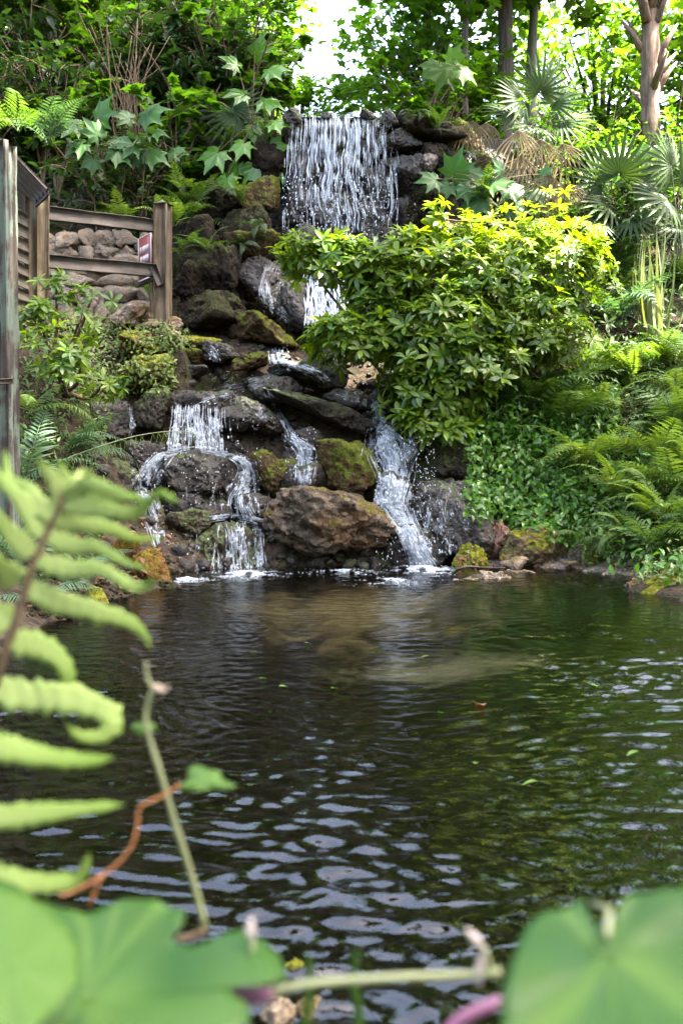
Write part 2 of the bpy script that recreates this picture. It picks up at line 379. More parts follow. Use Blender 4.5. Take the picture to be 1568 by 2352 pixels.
# ------------------------------------------------------------------ rocks
def ico(sub):
    bm = bmesh.new(); bmesh.ops.create_icosphere(bm, subdivisions=sub, radius=1.0)
    V = np.array([v.co[:] for v in bm.verts]); T = np.array([[v.index for v in f.verts] for f in bm.faces]); bm.free()
    return V, T
ICO = {s: ico(s) for s in (2, 3, 4, 5, 6)}
def rock_geo(seed, sub=4, half=(1, 1, 1), nplanes=16, rough=1.0, roty=0.0):
    rg = np.random.default_rng(seed); D, T = ICO[sub]
    nr = rg.normal(size=(nplanes, 3)); nr /= np.linalg.norm(nr, axis=1)[:, None]
    nr = np.concatenate([nr, [[0, 0, 1], [0, 0, -1]]]); c = np.concatenate([rg.uniform(0.62, 1.0, nplanes), [0.75, 0.7]])
    dot = np.maximum(D @ nr.T, 0.08); r = c / dot
    k = 9.0; r = -np.log(np.exp(-k * np.minimum(r, 3)).sum(1)) / k
    V = D * r[:, None]
    q = V + rg.uniform(-50, 50, 3)
    half = np.asarray(half, float); g = half / half.mean()
    q = (V * g) + rg.uniform(-50, 50, 3)
    dis = fbm(q * 1.6, 3, seed) * 0.13 + np.abs(fbm(q * 3.6, 3, seed + 5)) * -0.12 + fbm(q * 9, 3, seed + 9) * 0.028
    if sub >= 5: dis += (worley(q * 6.0, seed) - 0.5) * 0.075 + fbm(q * 22, 2, seed + 3) * 0.012
    V = V + D * (dis * rough)[:, None]
    lo, hi = V.min(0), V.max(0); V = (V - (lo + hi) / 2) / ((hi - lo) / 2)
    V = V * half
    if roty:
        cs, sn = math.cos(roty), math.sin(roty)
        V = np.stack([V[:, 0] * cs + V[:, 2] * sn, V[:, 1], -V[:, 0] * sn + V[:, 2] * cs], 1)
    return V, T
SURF_V, SURF_T, SURF_N = [], [], [0]          # everything water can run over
def surf_add(V, T):
    SURF_V.append(V); SURF_T.append(T + SURF_N[0]); SURF_N[0] += len(V)

# x0 x1 y0 y1 on the photo, depth, thickness/width, material, seed, subdivision, tilt, label (None: a stone of the cascade bed)
R = [
 (604, 934, 1106, 1300, 10.62, .75, 'rock_dry', 11, 6, 0.12, 'largest brown boulder standing between the two cascades at the pond edge'),
 (722, 878, 1008, 1138, 11.15, .8, 'rock_moss', 12, 5, 0, 'round brown mossy boulder just above the largest boulder'),
 (600, 868, 885, 990, 11.65, .5, 'rock_wetmoss', 13, 6, 0.36, 'long dark mossy slab slanting down to the right above the round boulder'),
 (500, 662, 902, 1012, 11.55, .7, 'rock_wet', 14, 5, 0.2, 'glistening black rock under the slanting mossy slab, water sliding off it'),
 (372, 560, 898, 985, 11.75, .8, 'rock_wet', 15, 5, 0, 'flat wet ledge that the left cascade pours from'),
 (205, 308, 912, 1012, 11.3, .8, 'rock_wet', 16, 5, 0, 'dark wet rock at the left end of the ledge'),
 (298, 398, 892, 990, 11.45, .8, 'rock_wetmoss', 17, 5, 0, 'brown wet rock between two trickles on the left ledge'),
 (372, 536, 1030, 1150, 11.05, .75, 'rock_wet', 18, 5, 0, 'wet domed rock below the left cascade with yellow leaves on top'),
 (578, 690, 1030, 1140, 11.15, .8, 'rock_moss', 19, 5, 0, 'yellow green mossy rock left of the middle trickle'),
 (378, 484, 1166, 1230, 10.62, .8, 'rock_wetmoss', 20, 5, 0, 'small grey rock sitting amid the lower left cascade'),
 (352, 606, 1196, 1345, 10.7, .7, 'rock_wetmoss', 21, 6, 0, 'low green wet ledge where the left cascade meets the pond'),
 (306, 400, 1254, 1372, 9.1, .9, 'rock_brownmoss', 22, 5, 0, 'rust brown mossy rock at the left corner of the pond'),
 (255, 330, 1222, 1300, 9.5, .9, 'rock_brownmoss', 23, 4, 0, 'smaller rust brown rock behind the corner rock'),
 (190, 330, 1050, 1150, 10.95, .8, 'rock_wetmoss', 24, 5, 0, 'dark green wet rock behind the foreground fern'),
 (918, 1146, 1085, 1290, 10.95, .8, 'rock_wet', 25, 6, -.1, 'wet black dome right of the white cascade'),
 (955, 1085, 930, 1110, 11.55, .8, 'rock_wetmoss', 26, 5, 0, 'dark rock wall in shade under the bush'),
 (464, 552, 784, 836, 12.2, .9, 'rock_wet', 27, 5, 0, 'black rock beside the upper stream'),
 (532, 616, 804, 860, 12.05, .9, 'rock_moss', 28, 5, -.3, 'brown tilted rock in the middle of the upper stream'),
 (418, 474, 800, 842, 12.1, .9, 'rock_moss', 29, 4, 0, 'small green moss covered rock left of the black rock'),
 (414, 482, 836, 872, 11.95, .9, 'rock_wet', 30, 4, 0, 'small dark grey rock below the green one'),
 (542, 690, 714, 800, 12.7, .8, 'rock_moss', 31, 5, 0.15, 'pale mossy boulder at the foot of the waterfall'),
 (402, 574, 664, 760, 12.9, .8, 'rock_dark', 32, 5, 0, 'dark flat topped boulder behind the fence post'),
 (396, 510, 772, 804, 12.35, .9, 'rock_yellow', 33, 4, 0, 'flat slab covered in yellow moss beside the stream'),
 (262, 392, 756, 822, 11.9, .9, 'rock_yellow', 34, 5, 0, 'moss mound below the fence, upper of two'),
 (256, 402, 812, 892, 11.6, .9, 'rock_yellow', 35, 5, 0, 'moss mound below the fence, lower of two'),
 (336, 368, 730, 762, 11.95, .9, 'rock_pale', 36, 4, 0, 'white stone left of the fence post foot'),
 (372, 422, 726, 764, 11.8, .9, 'rock_pale', 37, 4, 0, 'white stone right at the fence post foot'),
 (376, 418, 758, 794, 11.7, .9, 'rock_pale', 38, 4, 0, 'grey stone below the white stone at the fence post'),
 (250, 345, 700, 752, 12.1, .9, 'rock_pale', 39, 5, 0, 'low grey rock in front of the stone wall'),
 (612, 742, 836, 880, 11.95, .9, 'rock_wet', 40, 4, .15, None),
 (740, 850, 880, 950, 12.0, .8, 'rock_wet', 41, 4, .2, None),
 (840, 930, 880, 960, 11.95, .8, 'rock_wet', 42, 4, 0, None),
 (850, 985, 960, 1100, 11.45, .6, 'rock_wet', 43, 5, 0, None),
 (850, 960, 1080, 1210, 11.05, .6, 'rock_wet', 44, 5, 0, None),
 (870, 1040, 1200, 1330, 10.85, .5, 'rock_wet', 45, 5, 0, None),
 (640, 745, 980, 1080, 11.45, .6, 'rock_wet', 46, 5, 0, None),
 (640, 760, 1060, 1180, 11.1, .6, 'rock_wet', 47, 4, 0, None),
 (290, 400, 1010, 1130, 11.2, .7, 'rock_wet', 48, 5, 0, None),
 (480, 600, 1040, 1170, 11.15, .7, 'rock_wet', 49, 5, 0, None),
 (360, 540, 1120, 1220, 11.0, .6, 'rock_wet', 50, 5, 0, None),
 (540, 640, 1130, 1260, 10.9, .6, 'rock_wet', 51, 5, 0, None),
 (300, 400, 1120, 1260, 10.75, .6, 'rock_wetmoss', 52, 5, 0, None),
 (560, 720, 860, 930, 11.85, .8, 'rock_wet', 53, 5, 0, None),
 (680, 800, 790, 900, 12.2, .8, 'rock_wetmoss', 54, 5, 0, None),
 (1034, 1120, 1244, 1308, 10.6, .9, 'rock_yellow', 55, 5, 0, 'small yellow mossy rock beside the foam of the right cascade'),
 (1096, 1176, 1192, 1290, 10.8, .8, 'rock_pink', 56, 5, 0, 'pinkish upright rock behind the small yellow mossy rock'),
 (1142, 1314, 1204, 1304, 10.7, .7, 'rock_palemoss', 57, 6, 0, 'broad pale mossy boulder on the right bank'),
 (1174, 1260, 1170, 1236, 11.0, .8, 'rock_moss', 58, 5, 0, 'green mossy rock behind the broad boulder, under the leaves'),
 (1146, 1208, 1276, 1318, 10.4, .9, 'rock_pale', 59, 4, 0, 'small pale stone at the water in front of the broad boulder'),
 (1450, 1660, 1300, 1378, 8.2, .7, 'rock_yellow', 60, 5, 0, 'flat yellow mossy rock at the right edge by the pond'),
 (1332, 1400, 1226, 1308, 10.4, .9, 'rock_yellow', 61, 4, 0, 'small mossy rock half hidden under ferns on the right bank'),
 (1292, 1330, 1286, 1308, 10.3, .9, 'rock_pale', 62, 3, 0, 'pebble sized stone on the gravel right of the broad boulder'),
 (190, 252, 1345, 1404, 7.5, .9, 'rock_yellow', 63, 4, 0, 'bright green mossy stone at the left shore'),
 (120, 200, 1310, 1400, 7.9, .9, 'rock_moss', 64, 4, 0, 'dark mossy stone on the left shore behind the fern'),
 (590, 690, 2285, 2440, 1.72, .9, 'rock_pale', 65, 5, 0, 'grey pitted rock at the near bank, bottom of view'),
 (652, 706, 2205, 2268, 1.9, .9, 'rock_yellow', 66, 4, 0, 'tiny mossy rock at the near water edge'),
 (680, 740, 2290, 2430, 1.75, .9, 'rock_dry', 67, 4, 0, 'brown rock beside the grey pitted one at the near bank'),
]
# cliff stones round the fall (children of the cliff)
CL = [
 (900, 1062, 256, 318, 14.1, .8, 'rock_dark', 81), (872, 970, 306, 354, 14.05, .8, 'rock_wet', 82), (958, 1064, 332, 398, 13.95, .8, 'rock_dark', 83),
 (876, 1000, 356, 420, 13.85, .7, 'rock_wet', 84), (945, 998, 430, 470, 13.85, .8, 'rock_dark', 85), (1082, 1136, 445, 490, 13.7, .9, 'rock_moss', 86),
 (1084, 1134, 356, 400, 13.9, .9, 'rock_moss', 87), (1030, 1110, 270, 340, 14.2, .8, 'rock_moss', 88), (1050, 1150, 400, 470, 14.1, .8, 'rock_dark', 89),
 (990, 1090, 440, 560, 13.9, .7, 'rock_dark', 90), (890, 960, 460, 560, 14.0, .7, 'rock_wet', 91),
 (640, 700, 262, 330, 14.15, .7, 'rock_wet', 92), (690, 800, 268, 360, 14.2, .5, 'rock_wet', 93), (790, 900, 266, 350, 14.2, .5, 'rock_wet', 94),
 (650, 740, 350, 440, 14.1, .6, 'rock_wet', 95), (730, 840, 350, 450, 14.15, .5, 'rock_wet', 96), (820, 910, 380, 480, 14.05, .6, 'rock_wet', 97),
 (640, 730, 425, 520, 13.95, .7, 'rock_wet', 98), (720, 830, 440, 560, 14.0, .6, 'rock_wet', 99), (820, 920, 470, 580, 13.9, .6, 'rock_wet', 100),
 (560, 650, 240, 310, 14.4, .8, 'rock_dark', 101), (570, 660, 310, 420, 14.2, .8, 'rock_dark', 102), (540, 640, 410, 490, 13.9, .8, 'rock_moss', 103),
 (500, 620, 470, 560, 13.6, .8, 'rock_dark', 104), (520, 640, 530, 600, 13.45, .8, 'rock_moss', 105), (400, 500, 500, 590, 13.4, .8, 'rock_dark', 106),
 (420, 550, 570, 680, 13.2, .8, 'rock_dark', 107), (540, 640, 590, 690, 13.3, .8, 'rock_wet', 108), (580, 660, 600, 740, 13.2, .6, 'rock_wet', 109),
 (640, 740, 520, 640, 13.7, .6, 'rock_wet', 110), (640, 720, 640, 760, 13.2, .6, 'rock_wet', 111), (720, 830, 560, 760, 13.6, .5, 'rock_wet', 112),
 (820, 920, 570, 760, 13.5, .5, 'rock_wet', 113), (450, 560, 420, 510, 14.0, .8, 'rock_dark', 114), (480, 580, 330, 430, 14.4, .8, 'rock_dark', 115),
 (650, 692, 250, 286, 13.88, .8, 'rock_wet', 118), (738, 762, 257, 274, 13.86, .9, 'rock_wet', 119), (826, 862, 254, 276, 13.87, .9, 'rock_wet', 120), (876, 916, 252, 290, 13.88, .8, 'rock_wet', 121),
 (395, 470, 600, 690, 13.0, .8, 'rock_dark', 116), (900, 1010, 560, 700, 13.4, .6, 'rock_dark', 117),
]

# ------------------------------------------------------------------ terrain
ctl = []
def C3(x, y, z, shift=True): ctl.append((x, y, z - (.15 if shift and z > .6 else 0)))
def CP(px, py, d): p = P(px, py, d); C3(*p, shift=False)
shore = [(400, 1348), (330, 1362), (250, 1398), (100, 1450), (0, 1500), (1060, 1330), (1180, 1330), (1300, 1338), (1440, 1358), (1568, 1382)]
for s in shore: p = PW(*s); C3(p[0], p[1], 0.0)
for y in (5, 3.5, 2): C3(-2.5, y, 0); C3(3.4 + 0.1 * (6 - y), y, 0); C3(-3.2, y, .3); C3(4.4, y, .35)
for x in (-2, -1, 0, 1, 2, 3): C3(x, 1.5, 0.0); C3(x, 1.05, 0.2); C3(x, 0, 0.35); C3(x, 2.4, -0.32)
for x, y, z in [(-1.4, 9.2, -.22), (-.8, 9.8, -.2), (0, 9.9, -.2), (.9, 9.8, -.22), (1.7, 9.0, -.15), (-1.1, 10.1, -.15), (-.4, 10.15, -.15), (.3, 10.15, -.15), (.95, 10.2, -.15), (-1.2, 8, -.45), (0, 8.6, -.38), (1.2, 8.4, -.38), (2.2, 8.2, -.35),
                (-1.5, 6, -.5), (0, 6, -.55), (1.5, 6, -.5), (2.6, 6, -.4), (-1.5, 4.2, -.5), (0, 4.2, -.55), (1.5, 4.2, -.5), (2.6, 4, -.4), (2.6, 9.2, -.1)]: C3(x, y, z)
for x, y, z in [(-2.4, 8.9, .18), (-2.6, 8.2, .35), (-3.2, 7.2, .7), (-3, 9, .7), (-2.4, 9.9, .6), (-2.5, 10.6, 1.4), (-3.2, 10.2, 2.2), (-3, 11.2, 2.8), (-4.2, 9.5, 2.2), (-5.5, 9, 2.6), (-3.6, 11.6, 3.0),
                (-2.2, 12, 2.95), (-5, 11.6, 3.0), (-3.3, 13.0, 3.15), (-2.4, 13.2, 3.15), (-5, 13.1, 3.2), (-3.3, 14.1, 4.3), (-2.5, 14.2, 4.2), (-5, 14.1, 4.4), (-3.4, 13.5, 3.05), (-2.6, 13.6, 3.05), (-4.4, 13.5, 3.05), (-3.4, 15, 5.6), (-2.4, 15, 5.9),
                (-3.4, 16.5, 6.9), (-2, 16, 6.3), (-6, 15, 6.0), (-6, 17, 7.6), (-3.5, 19, 7.6), (-9, 15, 6.5), (-9, 19, 8), (-2, 19, 6.8),
                (-1.6, 13.0, 3.0), (-.6, 12.9, 2.75), (.3, 12.8, 2.75), (-1.6, 14.8, 5.95), (-.6, 14.9, 5.95), (.3, 14.9, 5.95), (1.2, 14.9, 5.9), (2.2, 14.9, 5.7), (-1.6, 13.9, 3.6), (-.6, 14.2, 3.4), (.3, 14.2, 3.4), (1.2, 13.8, 3.6),
                (0, 17, 6.05), (0, 22, 6.0), (3, 18, 5.9), (6, 18, 5.6), (6, 22, 5.8), (10, 18, 5.6)]: C3(x, y, z)
for a in [(1010, 1000, 11.4), (1150, 900, 12), (1000, 850, 12.2), (1400, 760, 13), (1250, 700, 13.2), (1130, 560, 13.8), (1500, 560, 14.2), (1400, 520, 14.6), (1200, 1150, 11.2), (1120, 1120, 11.3), (1400, 1150, 10.9), (1500, 1220, 10.2), (1568, 1050, 11), (1400, 1000, 11.6), (1700, 1000, 11), (1700, 700, 13), (1800, 500, 14.5), (1200, 1328, 9.5), (1300, 1312, 10.2), (1420, 1310, 9.9), (1150, 1312, 10.2)]: CP(*a)
for x, y, z in [(40, 40, 6.5), (-40, 40, 8), (0, 60, 6.5), (-40, 10, 6), (40, 10, 4), (-40, -40, .6), (40, -40, .6), (0, -40, .5), (12, 3, .9), (-12, 3, 1.4), (0, 35, 6.2), (60, 60, 6.5), (-60, 60, 7)]: C3(x, y, z)
for r in R:
    if r[4] > 9.2 and r[4] < 13.1:
        p = P((r[0] + r[1]) / 2, (r[2] + r[3]) / 2, r[4]); hw = (r[1] - r[0]) / 2 / ppm(r[4]); hz = (r[3] - r[2]) / 2 / ppm(r[4])
        C3(p[0], r[4] + min(hw * r[5], .6) * .75, p[2] - hz * .35, False)
ctl = np.array(ctl)
d = np.linalg.norm(ctl[:, None, :2] - ctl[None, :, :2], axis=2)
wts = np.linalg.solve(-d + np.eye(len(ctl)) * -0.03, ctl[:, 2] - 3.0)
def gz(x, y):
    x = np.atleast_1d(np.asarray(x, float)); y = np.atleast_1d(np.asarray(y, float)); x, y = np.broadcast_arrays(x, y); sh = x.shape
    q = np.stack([np.clip(x, -60, 60).ravel(), np.clip(y, -40, 60).ravel()], 1); out = np.zeros(len(q))
    for i in range(0, len(q), 20000):
        s = q[i:i + 20000]; out[i:i + 20000] = 3.0 - np.sqrt(((s[:, None, :] - ctl[None, :, :2]) ** 2).sum(2)) @ wts
    q3 = np.concatenate([q, np.zeros((len(q), 1))], 1)
    out += fbm(q3 * 2.2, 4, 71) * 0.05
    return out.reshape(sh)
def axis(lo, hi, step, far, growth=1.25):
    a = list(np.arange(lo, hi + 1e-6, step)); s = step; l, h = lo, hi; L, Hh = [], []
    while l > -far: s *= growth; l -= s; L.append(l)
    s = step
    while h < far: s *= growth; h += s; Hh.append(h)
    return np.array(L[::-1] + a + Hh)
ax, ay = axis(-6, 6, .06, 320), axis(0, 17, .06, 320)
GX, GY = np.meshgrid(ax, ay); GZ = gz(GX, GY)
nx, ny = len(ax), len(ay); i = (np.arange(ny - 1)[:, None] * nx + np.arange(nx - 1)[None]).ravel()
GV = np.stack([GX.ravel(), GY.ravel(), GZ.ravel()], 1); GQ = np.stack([i, i + 1, i + nx + 1, i + nx], 1)

m, nt, out = new_mat('soil'); n = N(nt)
co = n('TexCoord').outputs['Object']; sp = n('SeparateXYZ'); nt.links.new(co, sp.inputs[0])
mid = n.noise(co, 9, 4, .65); big = n.noise(co, 1.3, 3, .6); fine = n.noise(co, 45, 2, .7)
soil = n.mix(n.smooth(mid, .35, .7), (0.012, .009, .006), (0.048, .035, .024))
soil = n.mix(n.math('MULTIPLY', n.smooth(fine, .6, .75), .6), soil, (0.10, .07, .045))
soil = n.mix(n.math('MULTIPLY', n.smooth(big, .5, .7), .6), soil, (0.035, .05, .012))
bed = n.mix(n.smooth(mid, .35, .68), (0.0045, .004, .003), (0.018, .0155, .0105))
bed = n.mix(n.math('MULTIPLY', n.smooth(fine, .62, .72), .5), bed, (0.08, .065, .04))
alg = n.math('MULTIPLY', n.smooth(sp.outputs[0], .2, 1.6), n.smooth(n.noise(co, 2.6, 5, .65), .38, .6))
bed = n.mix(n.math('MULTIPLY', alg, .85), bed, (0.016, .040, .009))
sx = n.math('DIVIDE', n.math('SUBTRACT', sp.outputs[0], .15), 1.15); sy = n.math('DIVIDE', n.math('SUBTRACT', sp.outputs[1], 9.2), 1.0)
rr = n.math('SQRT', n.math('ADD', n.math('MULTIPLY', sx, sx), n.math('MULTIPLY', sy, sy)))
rr = n.math('ADD', rr, n.math('MULTIPLY', n.math('SUBTRACT', n.noise(co, 2.2, 5, .6, .8), .5), 1.9))
sand = n.mix(n.smooth(mid, .3, .7), (0.34, .27, .185), (0.52, .44, .32))
bed = n.mix(n.math('MULTIPLY', n.smooth(rr, 1.2, .3), .85), bed, sand)
sx = n.math('DIVIDE', n.math('SUBTRACT', sp.outputs[0], .75), .85); sy = n.math('DIVIDE', n.math('SUBTRACT', sp.outputs[1], 7.6), .45)
rr = n.math('SQRT', n.math('ADD', n.math('MULTIPLY', sx, sx), n.math('MULTIPLY', sy, sy)))
rr = n.math('ADD', rr, n.math('MULTIPLY', n.math('SUBTRACT', n.noise(co, 3.4, 5, .6, .8), .5), 1.7))
bed = n.mix(n.math('MULTIPLY', n.smooth(rr, 1.15, .3), .8), bed, (0.40, .38, .32))
col = n.mix(n.smooth(sp.outputs[2], .03, -.03), soil, bed)
# gravelly strip at the right waterline
gx = n.math('MULTIPLY', n.smooth(sp.outputs[0], 1.2, 1.6), n.smooth(sp.outputs[0], 3.0, 2.4)); gzv = n.smooth(sp.outputs[2], .35, .12); gy = n.smooth(sp.outputs[1], 8.6, 9.1)
grav = n.mix(n.smooth(n.noise(co, 30, 4, .7), .35, .65), (0.05, .038, .03), (0.22, .185, .16))
col = n.mix(n.math('MULTIPLY', n.math('MULTIPLY', gx, n.math('MULTIPLY', gzv, gy)), n.smooth(sp.outputs[2], -.03, .01)), col, grav)
bs = n('BsdfPrincipled', i_Roughness=.95); bs.inputs['Specular IOR Level'].default_value = .08; nt.links.new(col, bs.inputs['Base Color'])
nt.links.new(n.bump(n.math('ADD', mid, n.math('MULTIPLY', fine, .5)), .8, .05), bs.inputs['Normal']); nt.links.new(bs.outputs[0], out.inputs[0]); M['soil'] = m
ground = struct(link('ground', mk_mesh('ground', GV, [GQ]), M['soil']))
sel = (GX.ravel() > -7) & (GX.ravel() < 7) & (GY.ravel() > -1) & (GY.ravel() < 18)
keep = sel[GQ].all(1); gq = GQ[keep]; GTRI = np.concatenate([gq[:, [0, 1, 2]], gq[:, [0, 2, 3]]])
G_BVH = BVHTree.FromPolygons(GV.tolist(), GTRI.tolist())
surf_add(GV, GTRI)

# ------------------------------------------------------------------ place rocks
bed_v, bed_t = rock_geo(5, 3, (0.5, 0.4, 0.3)); pb = P(560, 1130, 11.6)
cascade = struct(link('cascade_bed', mk_mesh('cascade_bed', bed_v, [bed_t]), M['rock_wet'], None, pb))
for (x0, x1, y0, y1, dd, th, mt, seed, sub, tilt, lab) in R:
    p = P((x0 + x1) / 2, (y0 + y1) / 2, dd); hw = (x1 - x0) / 2 / ppm(dd); hz = (y1 - y0) / 2 / ppm(dd)
    if tilt:
        ca, sa = abs(math.cos(tilt)), abs(math.sin(tilt)); hz2 = max((hz - hw * sa * .8) / ca, hz * .5); half = (hw / ca ** .5, min(hw * th, .75), hz2)
    else: half = (hw, min(max(hw * th, hz * .7), .75), hz)
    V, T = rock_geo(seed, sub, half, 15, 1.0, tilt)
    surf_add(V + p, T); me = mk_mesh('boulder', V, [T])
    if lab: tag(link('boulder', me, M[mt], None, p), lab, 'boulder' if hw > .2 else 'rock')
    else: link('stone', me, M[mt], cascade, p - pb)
# cliff
gx_, gz_ = np.meshgrid(np.linspace(-3.0, 3.0, 90), np.linspace(2.35, 5.97, 60)); q = np.stack([gx_.ravel(), 0 * gx_.ravel(), gz_.ravel()], 1)
yy = 14.45 - .25 * sstep(3.5, 2.5, q[:, 2]) * 3 + fbm(q * 1.3, 4, 5) * .22 + .5 * sstep(1.2, 2.8, np.abs(q[:, 0]))
CV = np.stack([q[:, 0], yy, q[:, 2]], 1); top = CV.reshape(60, 90, 3)[-1].copy(); top[:, 1] += 1.2; top[:, 2] -= .12
CV = np.concatenate([CV, top]); i = (np.arange(60)[:, None] * 90 + np.arange(89)[None]).ravel(); CQ = np.stack([i, i + 1, i + 91, i + 90], 1)
pc = np.array([0, 14.4, 4.3]); cliff = struct(link('cliff', mk_mesh('cliff', CV - pc, [CQ]), M['rock_wet'], None, pc))
surf_add(CV, np.concatenate([CQ[:, [0, 1, 2]], CQ[:, [0, 2, 3]]]))
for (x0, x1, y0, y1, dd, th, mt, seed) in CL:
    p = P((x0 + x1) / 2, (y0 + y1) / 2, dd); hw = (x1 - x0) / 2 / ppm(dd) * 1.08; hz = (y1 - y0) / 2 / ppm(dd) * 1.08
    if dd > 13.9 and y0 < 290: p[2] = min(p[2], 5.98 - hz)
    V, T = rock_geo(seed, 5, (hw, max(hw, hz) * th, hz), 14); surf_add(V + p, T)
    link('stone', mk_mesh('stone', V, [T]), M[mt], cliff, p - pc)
rg = np.random.default_rng(3)
SURF = BVHTree.FromPolygons(np.concatenate(SURF_V).tolist(), np.concatenate(SURF_T).tolist())
def hit(px, py, bvh=SURF):
    r = ray(px, py); r = r / np.linalg.norm(r)
    h = bvh.ray_cast(Vector(CAM), Vector(r), 60)
    return (np.array(h[0]), np.array(h[1])) if h[0] is not None else (None, None)
def ground_at(px, py):
    h, nn = hit(px, py, G_BVH); return h if h is not None else P(px, py, 15)

# loose rubble lying between the boulders and along the shore
RUB = [rock_geo(950 + k, 2, (1, .85, .7), 9, .8) for k in range(8)]
def rubble(name, polys, count, smin, smax, mat, seed):
    mb = MB(); rgs = np.random.default_rng(seed)
    for (x0, x1, y0, y1), f in polys:
        for k in range(int(count * f)):
            h, nn = hit(rgs.uniform(x0, x1), rgs.uniform(y0, y1))
            if h is None or nn[2] < .25: continue
            if abs(float(gz(h[0], h[1])[0]) - h[2]) > .03: continue
            s = smin * (smax / smin) ** (rgs.random() ** 2); V, T = RUB[int(rgs.integers(8))]; a = rgs.uniform(0, 6.28); c_, s_ = math.cos(a), math.sin(a)
            mb.add(V @ np.array([[c_, s_, 0], [-s_, c_, 0], [0, 0, 1]]) * s + h + [0, 0, s * .1], T, None)
    return stuff(link(name, mb.mesh(name), M[mat]))
rubble('rubble', [((200, 1000, 780, 1330), 1)], 1100, .02, .11, 'rock_wet', 1)
rubble('rubble', [((400, 680, 300, 780), 1), ((880, 1140, 260, 520), .4)], 420, .03, .12, 'rock_dark', 2)
rubble('gravel', [((1040, 1460, 1290, 1345), 1), ((1100, 1330, 1280, 1330), .5)], 480, .008, .04, 'rock_pale', 3)
rubble('gravel', [((60, 420, 1280, 1420), 1)], 500, .01, .05, 'rock_dark', 4)
# ------------------------------------------------------------------ water
m, nt, out = new_mat('pond_water'); n = N(nt)
co = n('TexCoord').outputs['Object']
b1 = n.bump(n.noise(n.mapv(co, (1, 2.6, 1)), 9, 3, .5), .12, .02)
b2 = n.bump(n.noise(n.mapv(co, (1, 1.8, 1)), 34, 2, .5), .07, .006, b1)
fr = n('Fresnel', i_IOR=1.33); nt.links.new(b2, fr.inputs['Normal'])
tr = n('BsdfTransparent'); tr.inputs[0].default_value = (0.36, 0.37, 0.29, 1)
gl = n('BsdfGlossy', i_Roughness=.008); nt.links.new(b2, gl.inputs['Normal'])
mx = n('MixShader'); nt.links.new(n.math('ADD', fr.outputs[0], 0.015, clamp=True), mx.inputs[0]); nt.links.new(tr.outputs[0], mx.inputs[1]); nt.links.new(gl.outputs[0], mx.inputs[2])
nt.links.new(mx.outputs[0], out.inputs[0]); M['water'] = m
us = np.concatenate([np.linspace(-9, -1, 12)[:-1], np.linspace(-1, 1, 420), np.linspace(1, 9, 12)[1:]])
ys = [1.0]
while ys[-1] < 11.6: ys.append(ys[-1] + .0052 + .0027 * ys[-1])
ys = np.array(ys); WX, WY = np.meshgrid(us, ys); WX = np.clip(WX * (.37 * WY + .35), -14, 14); xs = us
rgw = np.random.default_rng(8); WZ = np.zeros_like(WX); q = np.stack([WX.ravel(), WY.ravel(), 0 * WX.ravel()], 1)
wx = WX + (fbm(q * .8, 2, 3) * .25).reshape(WX.shape); wy = WY + (fbm(q * .8, 2, 4) * .25).reshape(WX.shape)
for k in range(72):
    lam = 0.034 * (5.0 ** rgw.random()); ang = rgw.normal(0, .5) - math.pi / 2; slope = .030 * (lam / .12) ** -.12
    kk = 2 * math.pi / lam; WZ += slope / kk * sstep(2.5, 5, lam / (.0045 + .0024 * WY)) * np.sin(kk * (wx * math.cos(ang) + wy * math.sin(ang)) + rgw.random() * 6.28)
for sx_, sy_, lam, a in [(-.95, 10.45, .16, .0022), (.85, 10.4, .21, .003), (.8, 10.3, .12, .0016), (-1, 10.4, .3, .003)]:
    rr_ = np.hypot(wx - sx_, wy - sy_); WZ += a * np.sin(rr_ * 2 * math.pi / lam) * np.exp(-rr_ / 5)
amp = (1 - .45 * sstep(4.5, 8, WY)) * (.55 + .8 * np.clip((fbm(q * .55, 3, 31) + .5), 0, 1.2).reshape(WX.shape)); WZ *= amp
nx, ny = len(xs), len(ys); i = (np.arange(ny - 1)[:, None] * nx + np.arange(nx - 1)[None]).ravel()
pond = struct(link('pond_water', mk_mesh('pond_water', np.stack([WX.ravel(), WY.ravel(), WZ.ravel()], 1), [np.stack([i, i + 1, i + nx + 1, i + nx], 1)]), M['water']))

# falling water: white strands
m, nt, out = new_mat('white_water'); n = N(nt)
co = n('TexCoord').outputs['Object']
bs = n('BsdfPrincipled', i_Roughness=.22); bs.inputs['Base Color'].default_value = (.52, .57, .62, 1); bs.inputs['Specular IOR Level'].default_value = .6
tl = n('BsdfTranslucent'); tl.inputs[0].default_value = (.52, .58, .64, 1)
m1 = n('MixShader', i_0=.35); nt.links.new(bs.outputs[0], m1.inputs[1]); nt.links.new(tl.outputs[0], m1.inputs[2])
at = n('Attribute', attribute_name='var'); tp = n('BsdfTransparent')
m2 = n('MixShader'); nt.links.new(at.outputs['Fac'], m2.inputs[0]); nt.links.new(tp.outputs[0], m2.inputs[1]); nt.links.new(m1.outputs[0], m2.inputs[2])
nt.links.new(m2.outputs[0], out.inputs[0]); M['white'] = m
# thin clear film
m, nt, out = new_mat('water_film'); n = N(nt)
co = n('TexCoord').outputs['Object']
bb = n.bump(n.noise(n.mapv(co, (1, 1, .35)), 30, 3, .6), .8, .03)
gl = n('BsdfGlossy', i_Roughness=.08); nt.links.new(bb, gl.inputs['Normal']); tp = n('BsdfTransparent')
fr = n('Fresnel', i_IOR=1.45); nt.links.new(bb, fr.inputs['Normal'])
mx = n('MixShader'); nt.links.new(fr.outputs[0], mx.inputs[0]); nt.links.new(tp.outputs[0], mx.inputs[1]); nt.links.new(gl.outputs[0], mx.inputs[2])
nt.links.new(mx.outputs[0], out.inputs[0]); M['film'] = m

